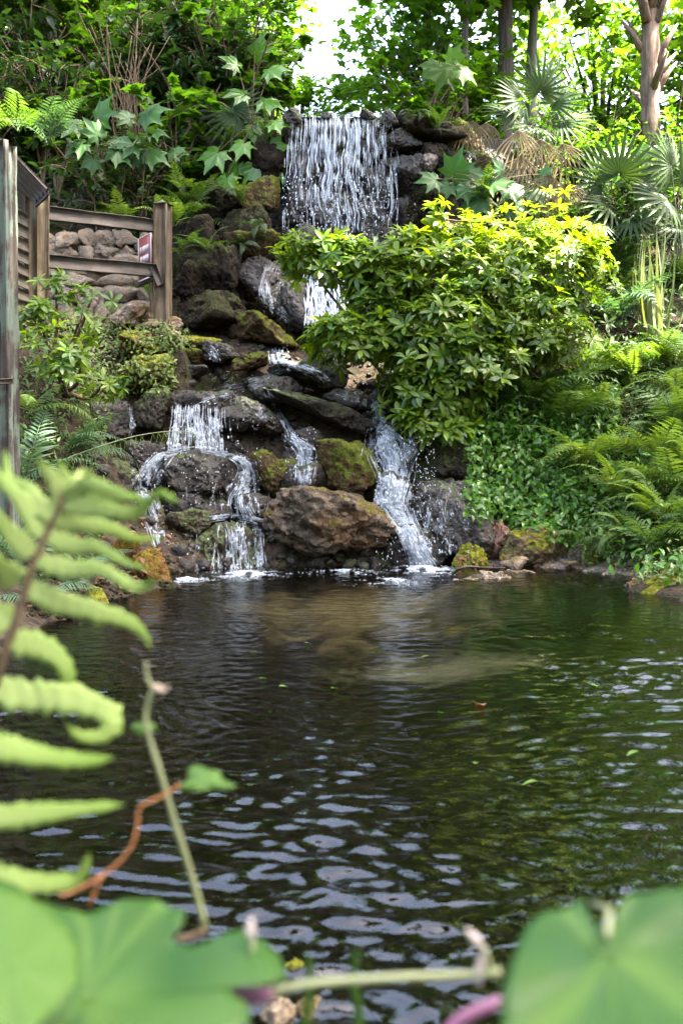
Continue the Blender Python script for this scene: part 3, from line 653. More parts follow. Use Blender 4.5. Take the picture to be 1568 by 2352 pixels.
def strand(mb, pts, r0, coh0, coh1, rgs, alpha=.8, sides=5, freq=9.0, field=.55):
    """one thread of water along pts; it breaks up where noise falls under the cohesion"""
    n_ = len(pts); L = np.concatenate([[0], np.cumsum(np.linalg.norm(np.diff(pts, axis=0), axis=1))])
    s0 = rgs.random() * 100
    nz = vnoise(np.stack([L * freq + s0, 0 * L, 0 * L], 1), 7) * .6 + vnoise(np.stack([L * freq * 2.7 + s0, 0 * L, 0 * L], 1), 9) * .4
    fx = pts * np.array([22., 12., 9.]) ; nz = nz * (1 - field) + field * 1.15 * (vnoise(fx, 61) * .7 + vnoise(fx * 2.3, 62) * .5)
    coh = np.linspace(coh0, coh1, n_); rad = np.clip(nz + coh, 0, 1.25) * r0
    seg = rad > r0 * .06; k = 0
    while k < n_:
        if seg[k]:
            j = k
            while j + 1 < n_ and seg[j + 1]: j += 1
            if j - k >= 2:
                rr2 = rad[k:j + 1].copy(); rr2[0] *= .3; rr2[-1] *= .4
                V, T, Q = tube(pts[k:j + 1], rr2, sides); mb.add(V, T, Q, alpha)
            k = j + 1
        else: k += 1
def flow(path, count, seed, r=(.006, .014), coh=(.5, .1), alpha=(.12, .65), free=False, wob=1.0, step=.03, off=.02, freq=9.0):
    """path: (px, py, depth or None, half width px); threads spread over the width and laid on the rock they run over"""
    mb = MB(); rgs = np.random.default_rng(seed); froth = []; path = [(a, b, c, d_) for a, b, c, d_ in path]
    A = np.array([(a, b, d_) for a, b, c, d_ in path], float); Dp = [c for _, _, c, _ in path]
    plen = np.linalg.norm(np.diff(A[:, :2], axis=0), axis=1).sum(); n_ = max(8, int(plen / ppm(11.5) / step))
    S = spline(A, n_); Dv = None
    if all(c is not None for c in Dp): Dv = spline(np.array(Dp, float)[:, None] * np.ones((1, 3)), n_)[:, 0]
    for k in range(int(count * 1.5)):
        u = np.clip(rgs.normal(0, .55), -1.3, 1.3); t0, t1 = 0, n_
        if rgs.random() < .55: t0 = int(rgs.random() * n_ * .6); t1 = min(n_, t0 + int(n_ * rgs.uniform(.3, .8)) + 5)
        ph = rgs.random() * 50; jy = rgs.normal(0, 4.0) if not free else rgs.normal(0, 2.0); s = np.arange(n_) * step
        du = vnoise(np.stack([s * 2.2 + ph, 0 * s, 0 * s], 1), 3) * .22 * wob + vnoise(np.stack([s * 7 + ph, 0 * s, 0 * s], 1), 4) * .08 * wob
        pts = []
        for q_ in range(t0, t1):
            x = S[q_, 0] + (u + du[q_] * 1.6) * S[q_, 2]; y = S[q_, 1] + jy
            if Dv is not None: pts.append(P(x, y, Dv[q_] - .05 * abs(math.sin(ph)) + .03 * du[q_]))
            else:
                h, nn = hit(x, y)
                if h is None: continue
                v = CAM - h; v /= np.linalg.norm(v); pts.append(h + v * (off * (.5 + abs(math.sin(ph)))))
        if len(pts) < 5: continue
        pts = np.array(pts)
        if Dv is None:
            for _ in range(2): pts[1:-1] = (pts[:-2] + pts[1:-1] * 2 + pts[2:]) / 4
        froth.append(pts)
        strand(mb, pts, rgs.uniform(*r) * (.4 + .5 * rgs.random()), coh[0] + rgs.normal(0, .12), coh[1] + rgs.normal(0, .12), rgs, rgs.uniform(*alpha), freq=freq)
    FV, FT = ico(1)
    for k in range(int(count * 4) if froth else 0):
        pts = froth[int(rgs.integers(len(froth)))]; i0 = int(rgs.integers(1, len(pts) - 1)); t_ = pts[i0 + 1] - pts[i0 - 1]; t_ = t_ / (np.linalg.norm(t_) + 1e-9)
        if vnoise((pts[i0] * [22., 12., 9.])[None], 61)[0] + .25 + coh[0] * .6 < rgs.random() * .8: continue
        Rm = frames(t_[None], np.array([[.1, -1., .3]]))[0]; s_ = r[1] * rgs.uniform(.3, 1.15)
        mb.add((FV * np.array([s_ * rgs.uniform(.6, 1.6), s_ * rgs.uniform(1.0, 3.0), s_ * .7])) @ Rm.T + pts[i0] + rgs.normal(0, .012, 3) + [0, -.006, 0], FT, None, rgs.uniform(.12, .55))
    return mb
def drops(mb, box, count, seed, r=(.003, .008)):
    rgs = np.random.default_rng(seed); V0, T0 = ICO[2][0] * 1.0, ICO[2][1]
    V0, T0 = ico(1)
    for k in range(count):
        x0, x1, y0, y1, d0, d1 = box; p = P(rgs.uniform(x0, x1), rgs.uniform(y0, y1), rgs.uniform(d0, d1)); s = rgs.uniform(*r)
        mb.add(V0 * np.array([s, s, s * rgs.uniform(1, 2.6)]) + p, T0, None, .85)
def water_obj(name, mb):
    return struct(link(name, mb.mesh(name), M['white']))
# the tall fall
big = MB()
def merge(a, b): 
    for V, v in zip(b.V, b.var): pass
    n0 = a.n
    a.V += b.V; a.var += b.var; a.T += [t + n0 for t in b.T]; a.Q += [q + n0 for q in b.Q]; a.n += b.n
rgs = np.random.default_rng(44)
for k in range(460):
    u = rgs.random()
    if u < .80: x = rgs.normal(778, 42)
    elif u < .90: x = rgs.uniform(655, 705)
    else: x = rgs.uniform(850, 905)
    x = min(max(x, 652), 912); spread = (x - 778) / 120
    y1 = rgs.uniform(470, 565) if rgs.random() < .6 else rgs.uniform(330, 480)
    yt = (266 + 7 * vnoise(np.array([[x / 16, 3., 0.]]), 5)[0] + rgs.uniform(0, 9)) if rgs.random() < .5 else rgs.uniform(270, 470)
    core = 1.0 if 705 < x < 850 else .6
    m_ = max(8, int((y1 - yt) / 5)); yy_ = np.linspace(yt, y1, m_); fall = np.clip((yy_ - 264) / 290, 0, 1)
    q = np.stack([np.full(m_, x / 34), yy_ / 75, 0 * yy_], 1); q2 = np.stack([np.full(m_, x / 9), yy_ / 26, 0 * yy_ + 4], 1)
    xx = x + 18 * spread * fall + vnoise(q, 21) * 15 * fall ** .5 + vnoise(q2, 22) * 5.5 * fall ** .5
    dep = 13.98 - .16 * sstep(264, 290, yy_) - .2 * fall + rgs.normal(0, .04)
    pts = np.array([P(a_, b_, c_) for a_, b_, c_ in zip(xx, yy_, dep)])
    strand(big, pts, rgs.uniform(.003, .0145) * core, .40 + rgs.normal(0, .14), .0 + rgs.normal(0, .14), rgs, rgs.uniform(.12, .7), 5, 5.0, .72)
drops(big, (648, 915, 400, 560, 13.5, 13.75), 520, 5, (.003, .009))
for a in [([(735, 540, 13.62, 22), (738, 600, 13.6, 28), (742, 680, 13.2, 34), (746, 748, 12.95, 46)], 70, (.010, .022), (.6, .5)),
          ([(800, 540, 13.6, 40), (815, 620, 13.4, 40), (830, 700, 13.2, 40)], 26, (.008, .016), (.4, .2)),
          ([(850, 560, 13.6, 20), (855, 640, 13.4, 25)], 14, (.008, .014), (.4, .2))]:
    merge(big, flow(a[0], a[1], 70 + a[1], a[2], a[3], (.6, .95), True))
for a in [([(648, 560, None, 12), (620, 615, None, 12), (606, 665, None, 14), (625, 705, None, 14), (655, 735, None, 10)], 40, (.005, .011), (.15, .0)),
          ([(640, 640, None, 20), (650, 735, None, 20)], 14, (.004, .008), (.05, -.1)),
          ([(690, 560, None, 30), (690, 640, None, 30)], 18, (.005, .010), (.1, -.1))]:
    merge(big, flow(a[0], a[1], 300 + a[1], a[2], a[3]))
water_obj('waterfall', big)
# level water behind the lip
lipz = P(780, 264, 14.0)[2]
lx, ly = np.meshgrid(np.linspace(-.80, .78, 40), np.linspace(13.93, 18, 60)); q = np.stack([lx.ravel(), ly.ravel(), 0 * lx.ravel()], 1)
lz = lipz + fbm(q * 3, 3, 3) * .012 - .06 * sstep(14.1, 13.93, ly.ravel()); i = (np.arange(59)[:, None] * 40 + np.arange(39)[None]).ravel()
struct(link('stream_water', mk_mesh('stream_water', np.stack([lx.ravel(), ly.ravel(), lz], 1), [np.stack([i, i + 1, i + 41, i + 40], 1)]), M['water']))
lip = flow([(662, 264, 13.96, 2), (720, 262, 13.94, 3), (800, 262, 13.94, 3), (905, 268, 13.98, 2)], 9, 91, (.005, .010), (.1, .1), (.3, .7), True, 1.0, .04)
water_obj('lip_water', lip)
# lower cascades, each its own run of water
def cascade_run(name, specs, seed, extra=None):
    mb = MB()
    for k, (path, cnt, r, coh, kw) in enumerate(specs):
        merge(mb, flow(path, cnt, seed * 100 + k, r, coh, **kw))
    if extra:
        for e in extra: drops(mb, *e)
    return water_obj(name, mb)
NN = None
cascade_run('upper_stream_water', [
  ([(640, 800, NN, 14), (640, 820, NN, 16), (650, 838, NN, 18)], 34, (.008, .016), (.5, .4), {}),
  ([(665, 838, NN, 10), (710, 850, NN, 18), (745, 872, NN, 12)], 34, (.007, .014), (.5, .3), {}),
  ([(480, 800, NN, 4), (492, 815, NN, 8), (500, 828, NN, 5)], 10, (.006, .01), (.3, .1), {}),
  ([(640, 845, NN, 30), (590, 870, NN, 30), (520, 890, NN, 30)], 30, (.004, .008), (0, -.05), {}),
  ([(600, 880, NN, 20), (520, 905, NN, 26), (460, 928, NN, 26)], 34, (.004, .008), (0, 0), {})], 2)
cascade_run('left_cascade_water', [
  ([(412, 930, NN, 8), (408, 955, 11.2, 9), (405, 1000, 11.1, 10), (402, 1035, 11.02, 12)], 1, (.006, .01), (.3, .1), {}),
  ([(412, 932, 11.3, 9), (408, 965, 11.22, 9), (405, 1000, 11.15, 11), (402, 1035, 11.05, 14)], 30, (.006, .013), (.45, .3), {'free': True, 'freq': 6}),
  ([(448, 930, 11.3, 20), (446, 965, 11.22, 20), (450, 1000, 11.15, 22), (450, 1036, 11.05, 28)], 62, (.006, .013), (.5, .35), {'free': True, 'freq': 6}),
  ([(494, 936, 11.3, 16), (492, 975, 11.2, 16), (494, 1010, 11.12, 18), (498, 1038, 11.05, 18)], 34, (.006, .012), (.35, .2), {'free': True, 'freq': 6}),
  ([(535, 960, 11.25, 14), (533, 1030, 11.1, 16)], 9, (.004, .008), (.1, -.1), {'free': True}),
  ([(430, 1030, NN, 16), (380, 1042, NN, 14), (345, 1075, NN, 14), (328, 1110, NN, 16), (326, 1140, NN, 16)], 70, (.006, .014), (.4, .35), {}),
  ([(400, 1040, NN, 14), (370, 1085, NN, 14), (355, 1120, NN, 16)], 24, (.005, .010), (.2, .1), {}),
  ([(330, 1120, NN, 16), (345, 1160, NN, 18), (358, 1200, NN, 18), (368, 1250, NN, 12)], 44, (.005, .012), (.3, .1), {}),
  ([(300, 1040, NN, 8), (312, 1090, NN, 8)], 14, (.005, .010), (.2, .1), {}),
  ([(480, 1036, NN, 26), (540, 1050, NN, 18), (570, 1075, NN, 16), (565, 1110, NN, 22), (548, 1150, NN, 26), (560, 1188, NN, 30)], 74, (.006, .013), (.3, .3), {}),
  ([(440, 1030, NN, 40), (455, 1060, NN, 50), (460, 1095, NN, 55)], 26, (.004, .007), (-.05, -.15), {}),
  ([(450, 1110, 10.75, 60), (450, 1165, 10.7, 60)], 16, (.003, .006), (.0, -.1), {'free': True}),
  ([(585, 1060, NN, 14), (590, 1120, NN, 16), (592, 1180, NN, 14)], 22, (.005, .01), (.1, .0), {}),
  ([(490, 1190, NN, 12), (540, 1186, NN, 16), (595, 1195, NN, 12)], 22, (.006, .012), (.4, .3), {}),
  ([(545, 1200, NN, 34), (545, 1250, NN, 34), (548, 1318, NN, 40)], 60, (.006, .013), (.25, .3), {}),
  ([(592, 1200, NN, 8), (596, 1260, NN, 9), (598, 1312, NN, 12)], 24, (.006, .012), (.3, .3), {}),
  ([(450, 1210, NN, 60), (450, 1315, NN, 70)], 40, (.003, .007), (-.1, -.1), {}),
  ([(302, 935, NN, 6), (303, 970, NN, 6), (306, 1005, NN, 6)], 14, (.005, .010), (.3, .1), {}),
  ([(590, 930, NN, 40), (590, 1000, NN, 36)], 30, (.003, .007), (-.1, -.15), {}),
 ], 3, [((320, 600, 1030, 1315, 10.6, 11.0), 420, 3, (.002, .006))])
cascade_run('middle_cascade_water', [
  ([(618, 900, NN, 5), (640, 945, NN, 6), (662, 985, NN, 9), (678, 1015, NN, 12)], 30, (.005, .011), (.35, .3), {}),
  ([(672, 1010, NN, 16), (700, 1030, NN, 18), (702, 1070, NN, 18), (700, 1110, NN, 16)], 56, (.006, .013), (.4, .25), {})], 4, [((655, 730, 985, 1100, 10.8, 11.1), 50, 7, (.003, .006))])
cascade_run('right_cascade_water', [
  ([(858, 925, NN, 6), (868, 950, NN, 12), (874, 985, NN, 16)], 46, (.007, .014), (.5, .4), {}),
  ([(872, 980, NN, 18), (892, 1010, NN, 36), (905, 1045, NN, 50)], 90, (.007, .015), (.45, .4), {}),
  ([(950, 985, NN, 12), (952, 1020, NN, 16), (930, 1060, NN, 20)], 34, (.006, .013), (.4, .35), {}),
  ([(905, 1040, NN, 44), (908, 1085, NN, 30), (902, 1130, NN, 26), (896, 1160, NN, 26)], 120, (.008, .017), (.6, .6), {}),
  ([(868, 1148, NN, 12), (900, 1160, NN, 24), (925, 1200, NN, 20), (945, 1240, NN, 18), (962, 1275, NN, 20), (975, 1305, NN, 28)], 130, (.008, .017), (.6, .6), {}),
  ([(940, 1140, NN, 12), (945, 1190, NN, 14), (965, 1240, NN, 14)], 34, (.005, .011), (.2, .1), {}),
  ([(1000, 1110, NN, 60), (1000, 1170, NN, 64), (1005, 1225, NN, 60)], 110, (.003, .007), (.0, -.02), {}),
  ([(1005, 1228, 10.5, 55), (1005, 1275, 10.48, 55)], 34, (.003, .007), (.2, .0), {'free': True}),
  ([(960, 1220, NN, 14), (975, 1265, NN, 12)], 26, (.005, .011), (.25, .2), {}),
  ([(790, 900, NN, 30), (840, 930, NN, 20)], 22, (.005, .010), (.15, .1), {}),
  ], 5, [((860, 1000, 1000, 1300, 10.4, 10.8), 420, 9, (.002, .006))])
# foam on the pond
def foam(name, cx, cy, rx, ry, count, seed):
    mb = MB(); rgs = np.random.default_rng(seed); c = PW(cx, cy); V0, T0 = ico(1)
    rxm = rx / ppm(c[1]); rym = abs(PW(cx, cy - ry)[1] - PW(cx, cy + ry)[1]) / 2
    for k in range(count):
        a = rgs.uniform(0, 6.283); r_ = abs(rgs.normal(0, .55)); x, y = c[0] + math.cos(a) * r_ * rxm, c[1] + math.sin(a) * r_ * rym
        s = rgs.uniform(.003, .010) * max(.35, 1.3 - r_)
        if vnoise(np.array([[x * 11, y * 6, seed]]), 77)[0] < -.35 + .5 * r_: continue
        V = V0 * np.array([s * rgs.uniform(1, 2.6), s * rgs.uniform(1, 1.8), s * .8]) + [x, y, .001 + .06 * max(0, .45 - r_) * rgs.random()]
        mb.add(V, T0, None, rgs.uniform(.1, .45))
    return water_obj(name, mb)
foam('foam', 560, 1318, 95, 13, 3000, 1); foam('foam', 975, 1306, 85, 20, 4200, 2); foam('foam', 790, 1314, 170, 12, 350, 3); foam('foam', 430, 1332, 70, 10, 500, 4); foam('foam', 900, 1335, 110, 14, 500, 5)
# ------------------------------------------------------------------ built things on the left terrace
def box_pts(corners8): return np.array(corners8, float), np.array([[0, 1, 2, 3], [7, 6, 5, 4], [0, 4, 5, 1], [1, 5, 6, 2], [2, 6, 7, 3], [3, 7, 4, 0]])
def beam(a, b, w_, h_, up=(0, 0, 1), bev=.008, seed=0, rough=.004):
    """a bevelled, slightly uneven timber from a to b; returns local geometry about a, with the frame"""
    a, b = np.asarray(a, float), np.asarray(b, float); L = np.linalg.norm(b - a); y = (b - a) / L
    up = np.asarray(up, float); x = np.cross(y, up); x /= np.linalg.norm(x); z = np.cross(x, y)
    prof = []
    for sx, sz in ((-1, -1), (1, -1), (1, 1), (-1, 1)):
        cx, cz = sx * (w_ / 2 - bev), sz * (h_ / 2 - bev)
        e = [(sx * w_ / 2, cz), (cx, sz * h_ / 2)]
        prof += e if (sx * sz) < 0 else e[::-1]
    prof = np.array(prof); k = len(prof); n_ = max(3, int(L / .08)); t = np.linspace(0, 1, n_)
    V = []
    for i, s in enumerate(t):
        sc_ = 1 - (.03 if i in (0, n_ - 1) else 0)
        pr = prof * sc_
        q = np.concatenate([pr * 8, np.full((k, 1), s * L * 4)], 1); dn = fbm(q + seed * 3.7, 2, seed) * rough
        pr = pr * (1 + dn / max(w_, .02))[:, None]
        V.append(np.stack([pr[:, 0], np.full(k, s * L), pr[:, 1]], 1))
    V = np.concatenate(V); i = np.arange(n_ - 1)[:, None] * k; j = np.arange(k)[None]; j2 = (j + 1) % k
    Q = np.stack([i + j, i + j2, i + k + j2, i + k + j], -1).reshape(-1, 4)
    V = np.concatenate([V, [[0, 0, 0], [0, L, 0]]]); c0 = len(V) - 2; jj = np.arange(k)
    T = np.concatenate([np.stack([np.full(k, c0), (jj + 1) % k, jj], 1), np.stack([np.full(k, c0 + 1), (n_ - 1) * k + jj, (n_ - 1) * k + (jj + 1) % k], 1)])
    return V, T, Q, np.stack([x, y, z], 1)
def beam_obj(name, a, b, w_, h_, mat, parent=None, base=(0, 0, 0), up=(0, 0, 1), seed=0, rough=.004, bev=.008):
    V, T, Q, Rm = beam(a, b, w_, h_, up, bev, seed, rough)
    o = link(name, mk_mesh(name, V, [T, Q], None, False), mat, parent)
    o.matrix_local = Matrix.Translation(Vector(np.asarray(a) - np.asarray(base))) @ Matrix(Rm.tolist()).to_4x4()
    return o
M['timber_y'] = wood_mat('weathered_rail', (0.035, 0.029, 0.023), (0.105, 0.085, 0.066), 1)
M['post_y'] = wood_mat('weathered_post', (0.055, 0.04, 0.023), (0.17, 0.125, 0.075), 1)
M['pole_y'] = wood_mat('lichen_post', (0.025, 0.018, 0.015), (0.09, 0.075, 0.06), 1, lichen=(0.10, 0.125, 0.092), gscale=.8)
M['hutpost_y'] = wood_mat('tan_post', (0.085, 0.06, 0.032), (0.22, 0.165, 0.095), 1)
# fence
fb = P(374, 728, 12.0); fence = thing('fence', 'brown timber post and rail fence on the terrace beside the hut', 'fence', fb)
top = P(374, 470, 12.0); post = beam_obj('post', fb - [0, 0, .25], top, .182, .182, M['post_y'], fence, fb, (0.25, 1, 0), 3, .006, .02)
pv = np.array([[-.091, 0, -.091], [.091, 0, -.091], [.091, 0, .091], [-.091, 0, .091], [0, .055, 0]])
capo = link('post_cap', mk_mesh('post_cap', pv, [np.array([[0, 1, 4], [1, 2, 4], [2, 3, 4], [3, 0, 4]])], None, False), M['timber_y'], post, (0, np.linalg.norm(top - fb + [0, 0, .25]) + .001, 0))
beam_obj('rail', P(100, 489, 11.15), P(360, 519, 12.0), .06, .155, M['timber_y'], fence, fb, seed=5)
beam_obj('rail', P(100, 600, 11.15), P(358, 621, 11.96), .06, .155, M['timber_y'], fence, fb, seed=6)
beam_obj('corner_block', P(354, 612, 11.9), P(369, 655, 11.9), .07, .09, M['timber_y'], fence, fb, (1, 0, 0), seed=7)
# sign
m, nt_, out_ = new_mat('sign_brown'); n = N(nt_); bs = n('BsdfPrincipled', i_Roughness=.45); co = n('TexCoord').outputs['Object']
nt_.links.new(n.mix(n.math('MULTIPLY', n.noise(co, 30, 3), .4), (0.105, .022, .018), (0.06, .014, .012)), bs.inputs['Base Color']); nt_.links.new(bs.outputs[0], out_.inputs[0]); M['sign'] = m
M['sign_white'] = plain_mat('sign_white', (0.42, 0.39, 0.37), .5, 60, .15); M['sign_pink'] = plain_mat('sign_pale_pink', (0.46, 0.33, 0.30), .5, 60, .1)
tr_, tl_ = P(347.5, 533, 12.2), P(318, 549, 12.55); tl_[2] = tr_[2]; sw = np.linalg.norm(tr_ - tl_); hx = (tr_ - tl_) / sw; hn = np.array([hx[1], -hx[0], 0.]); sh_ = .54
if hn[1] > 0: hn = -hn
sign = thing('sign', 'small brown notice board with white border and three rows of pale print', 'sign', tl_ - [0, 0, sh_])
sb = tl_ - np.array([0, 0, sh_])
def plate(name, u0, u1, v0, v1, front, thick, mat, parent):
    """u along the board, v up, front = distance in front of the board face"""
    cs = []
    for f in (front, front - thick):
        for u, v in ((u0, v0), (u1, v0), (u1, v1), (u0, v1)): cs.append(hx * u + np.array([0, 0, v]) + hn * f)
    V, Q = box_pts(cs); return link(name, mk_mesh(name, V, [Q], None, False), mat, parent)
pn = plate('panel', 0, sw, 0, sh_, .0, .012, M['sign'], sign)
for nm, a in (('border', (0, .012, 0, sh_)), ('border', (sw - .014, sw, 0, sh_)), ('border', (.012, sw - .014, 0, .016)), ('border', (.012, sw - .014, sh_ - .01, sh_))): plate(nm, *a, .004, .003, M['sign_white'], pn)
for k, v in enumerate((.335, .215, .095)):
    u = .055 + .012 * k
    for q in range(2): plate('letter', u + q * .030, u + q * .030 + .024, v, v + .085, .003, .002, M['sign_pink'], pn)
    u += .082; nl = (8, 7, 7)[k]; wl = (.335 - u) / nl
    for q in range(nl): plate('letter', u + q * wl, u + q * wl + wl * .8, v + (.0 if q % 3 else .004), v + .085 - (.0 if q % 2 else .006), .003, .002, M['sign_white'], pn)
bar = lambda v: plate('backing_bar', -.16, sw + .03, v, v + .09, -.0145, .04, M['timber_y'], sign)
bar(sh_ - .13); bar(-.035)
beam_obj('leg', sb + hx * sw * .6 - hn * .08 + [0, 0, -.5], sb + hx * sw * .6 - hn * .08 + [0, 0, .45], .07, .05, M['post_y'], sign, sb, (0, 1, 0), 8)
# stone wall
wp = P(220, 700, 13.4); wp[2] = 2.9; wall = thing('stone_wall', 'low dry stone wall of pale grey rubble behind the fence', 'wall', wp)
gxx, gzz = np.meshgrid(np.linspace(-1.6, .68, 60), np.linspace(-.1, 1.22, 40)); q = np.stack([gxx.ravel(), 0 * gxx.ravel(), gzz.ravel()], 1)
core = np.stack([q[:, 0], .08 + fbm(q * 4, 3, 8) * .04, q[:, 2]], 1); i = (np.arange(39)[:, None] * 60 + np.arange(59)[None]).ravel()
back = core + [0, .4, 0]; topi = np.arange(59) + 39 * 60; nb = len(core); side = np.arange(39) * 60 + 59
link('mortar', mk_mesh('mortar', np.concatenate([core, back]), [np.stack([i, i + 1, i + 61, i + 60], 1), np.stack([topi, topi + 1, topi + 1 + nb, topi + nb], 1), np.stack([side, side + nb, side + 60 + nb, side + 60], 1)]), M['mortar'], wall)
rgs = np.random.default_rng(12); z = 0.02; row = 0; SM = {}
for k in range(10): SM[k] = mk_mesh('wall_stone', *(lambda g: (g[0], [g[1]]))(rock_geo(400 + k, 4, (1, .8, 1), 9, 1.25)))
for me in SM.values(): me.materials.append(M['wall_stone'])
while z < 1.18:
    hh = rgs.uniform(.12, .25); x = -1.6 + rgs.uniform(-.1, .1)
    while x < .66:
        ww = rgs.uniform(.22, .55)
        if x + ww > .74: ww = max(.12, .72 - x)
        o = link('stone', SM[int(rgs.integers(10))], None, wall, (x + ww / 2, .06 + rgs.normal(0, .02), z + hh / 2 + rgs.normal(0, .012)), (rgs.normal(0, .1), rgs.normal(0, .16), rgs.choice([0, math.pi]) + rgs.normal(0, .1)), (ww * .60, .13, hh * .64 * rgs.uniform(.92, 1.1)))
        x += ww * .97
    z += hh * .93; row += 1
# hut
hb = P(85, 680, 11.0); hut = thing('hut', 'small timber hut with sloping board roof at the left edge', 'hut', hb)
beam_obj('corner_post', P(80, 720, 11.0), P(80, 452, 11.0), .17, .17, M['hutpost_y'], hut, hb, (0.2, 1, 0), 11, .005, .012)
beam_obj('trim_board', P(101, 720, 10.96), P(101, 446, 10.96), .045, .12, M['hutpost_y'], hut, hb, (1, 0.3, 0), 12, .004)
a0, a1 = P(22, 500, 10.5), P(66, 500, 10.95)
for k in range(19):
    zz = 1.7 + k * .135
    if zz > 3.85: break
    beam_obj('siding_board', [a0[0], a0[1], zz], [a1[0], a1[1], zz + rgs.normal(0, .003)], .022, .128, M['siding'], hut, hb, (0.0, 0.12, 1), 20 + k, .004, .003)
e0, r0 = P(108, 440, 10.5), P(-330, -20, 10.5)
dirv = r0 - e0
for k in range(7):
    y0 = 10.5 + k * .145; sh3 = np.array([-.5, .85, 0]) * k * .145; a = e0 + sh3; b = r0 + sh3
    beam_obj('roof_board', a, b, .143, .03, M['timber_y'], hut, hb, np.cross(dirv, [-.5, .85, 0]), 50 + k, .003, .004)
beam_obj('eave_trim', e0 + [.02, -.02, -.02], e0 + [-.5, .87, -.02], .03, .06, M['timber_y'], hut, hb, (0, 0, 1), 60, .003)
pb_ = P(4, 1250, 8.2); pb_[2] = float(gz(pb_[0], pb_[1])[0]) - .1
pole = thing('timber_post', 'tall weathered post with pale green lichen at the left edge', 'post', pb_)
pt = P(2, 330, 8.2); beam_obj('shaft', pb_, [pb_[0], pb_[1], pt[2]], .27, .22, M['pole_y'], pole, pb_, (0.1, 1, 0), 77, .012, .03)
beam_obj('brace_board', P(-40, 880, 8.05), P(30, 875, 8.05), .03, .05, M['timber_y'], pole, pb_, seed=78)
# ------------------------------------------------------------------ plants
def frond_mesh(name, mat, phi0=70, bend=100, pairs=26, pl=.14, pw=.02, droop=.3, start=.14, toothed=False, seed=0, fwd=.35, taper=1.0):
    rgs = np.random.default_rng(seed); mb = MB(); n_ = 24; ph = np.radians(phi0 - bend * np.linspace(0, 1, n_) ** 1.2)
    st = np.stack([0 * ph, np.cos(ph), np.sin(ph)], 1) / (n_ - 1); path = np.concatenate([[[0, 0, 0]], np.cumsum(st, 0)])[:n_]
    path[:, 0] += .04 * np.sin(np.linspace(0, 2.5, n_) + seed)
    V, T, Q = tube(path, np.linspace(.007, .0015, n_), 4, False); mb.add(V, T, Q, 0.1)
    s = start + (1 - start) * np.linspace(0, 1, pairs) ** .95; idx = s * (n_ - 1); i0 = np.minimum(idx.astype(int), n_ - 2); f = (idx - i0)[:, None]
    pos = path[i0] * (1 - f) + path[i0 + 1] * f; tan = path[i0 + 1] - path[i0]; tan /= np.linalg.norm(tan, axis=1)[:, None]
    u = (s - start) / (1 - start); Lp = pl * (np.clip(u * 5 + .45, 0, 1)) * (1 - u ** (1.6 * taper) * .93)
    nrm = np.cross(np.array([1., 0, 0])[None].repeat(pairs, 0), tan)
    if toothed:
        tm = leaf_strip(pw / pl, 9, droop, .15, .35); V0 = tm[0].copy(); m_ = 10
        z = np.where(np.arange(m_) % 2 == 0, 1.25, .62); V0[:m_, 0] *= z; V0[2 * m_:, 0] *= z; tm = (V0, tm[1], tm[2])
    else: tm = leaf_strip(pw / pl, 4, droop, .2, .3)
    for sg in (-1, 1):
        dr = np.array([sg, 0, 0]) + tan * (fwd + .5 * u[:, None]) + nrm * .12 + rgs.normal(0, .07, (pairs, 3))
        Mx = frames(dr, nrm + rgs.normal(0, .12, nrm.shape)); V, T, Q, vv = scatter(tm, Mx, pos, Lp * rgs.uniform(.9, 1.08, pairs), np.clip(rgs.normal(.5, .2, pairs), 0, 1)); mb.add(V, T, Q, vv)
    me = mb.mesh(name); me.materials.append(M[mat]); return me
FR = {}
def fronds(kind, mat):
    if (kind, mat) not in FR:
        pr = {'sword': dict(phi0=72, bend=105, pairs=30, pl=.12, pw=.017), 'broad': dict(phi0=62, bend=95, pairs=17, pl=.25, pw=.024, toothed=True, droop=.25, taper=.8),
              'arch': dict(phi0=48, bend=95, pairs=30, pl=.17, pw=.014, droop=.55), 'comb': dict(phi0=55, bend=85, pairs=22, pl=.24, pw=.014, droop=.45, fwd=.55),
              'hang': dict(phi0=10, bend=85, pairs=26, pl=.17, pw=.022, droop=.35)}[kind]
        FR[(kind, mat)] = [frond_mesh('frond', mat, seed=s, **{**pr, 'bend': pr['bend'] * (.8 + .2 * s), 'pl': pr['pl'] * (.9 + .1 * s)}) for s in range(3)]
    return FR[(kind, mat)]
def fern(loc, label, kind, mat, nf, size, seed, group=None, az=None, name='fern'):
    rgs = np.random.default_rng(seed); t = thing(name, label, 'fern', loc, group); ms = fronds(kind, mat)
    for k in range(nf):
        a = (2 * math.pi * k / nf + rgs.normal(0, .3)) if az is None else math.radians(rgs.uniform(*az))
        link('frond', ms[k % 3], None, t, (0, 0, 0), (rgs.normal(0, .22), rgs.normal(0, .25), a), size * rgs.uniform(.7, 1.1))
    return t
# az: 0 = away from the camera (+Y), 90 = left, 180 = towards the camera, 270 = right

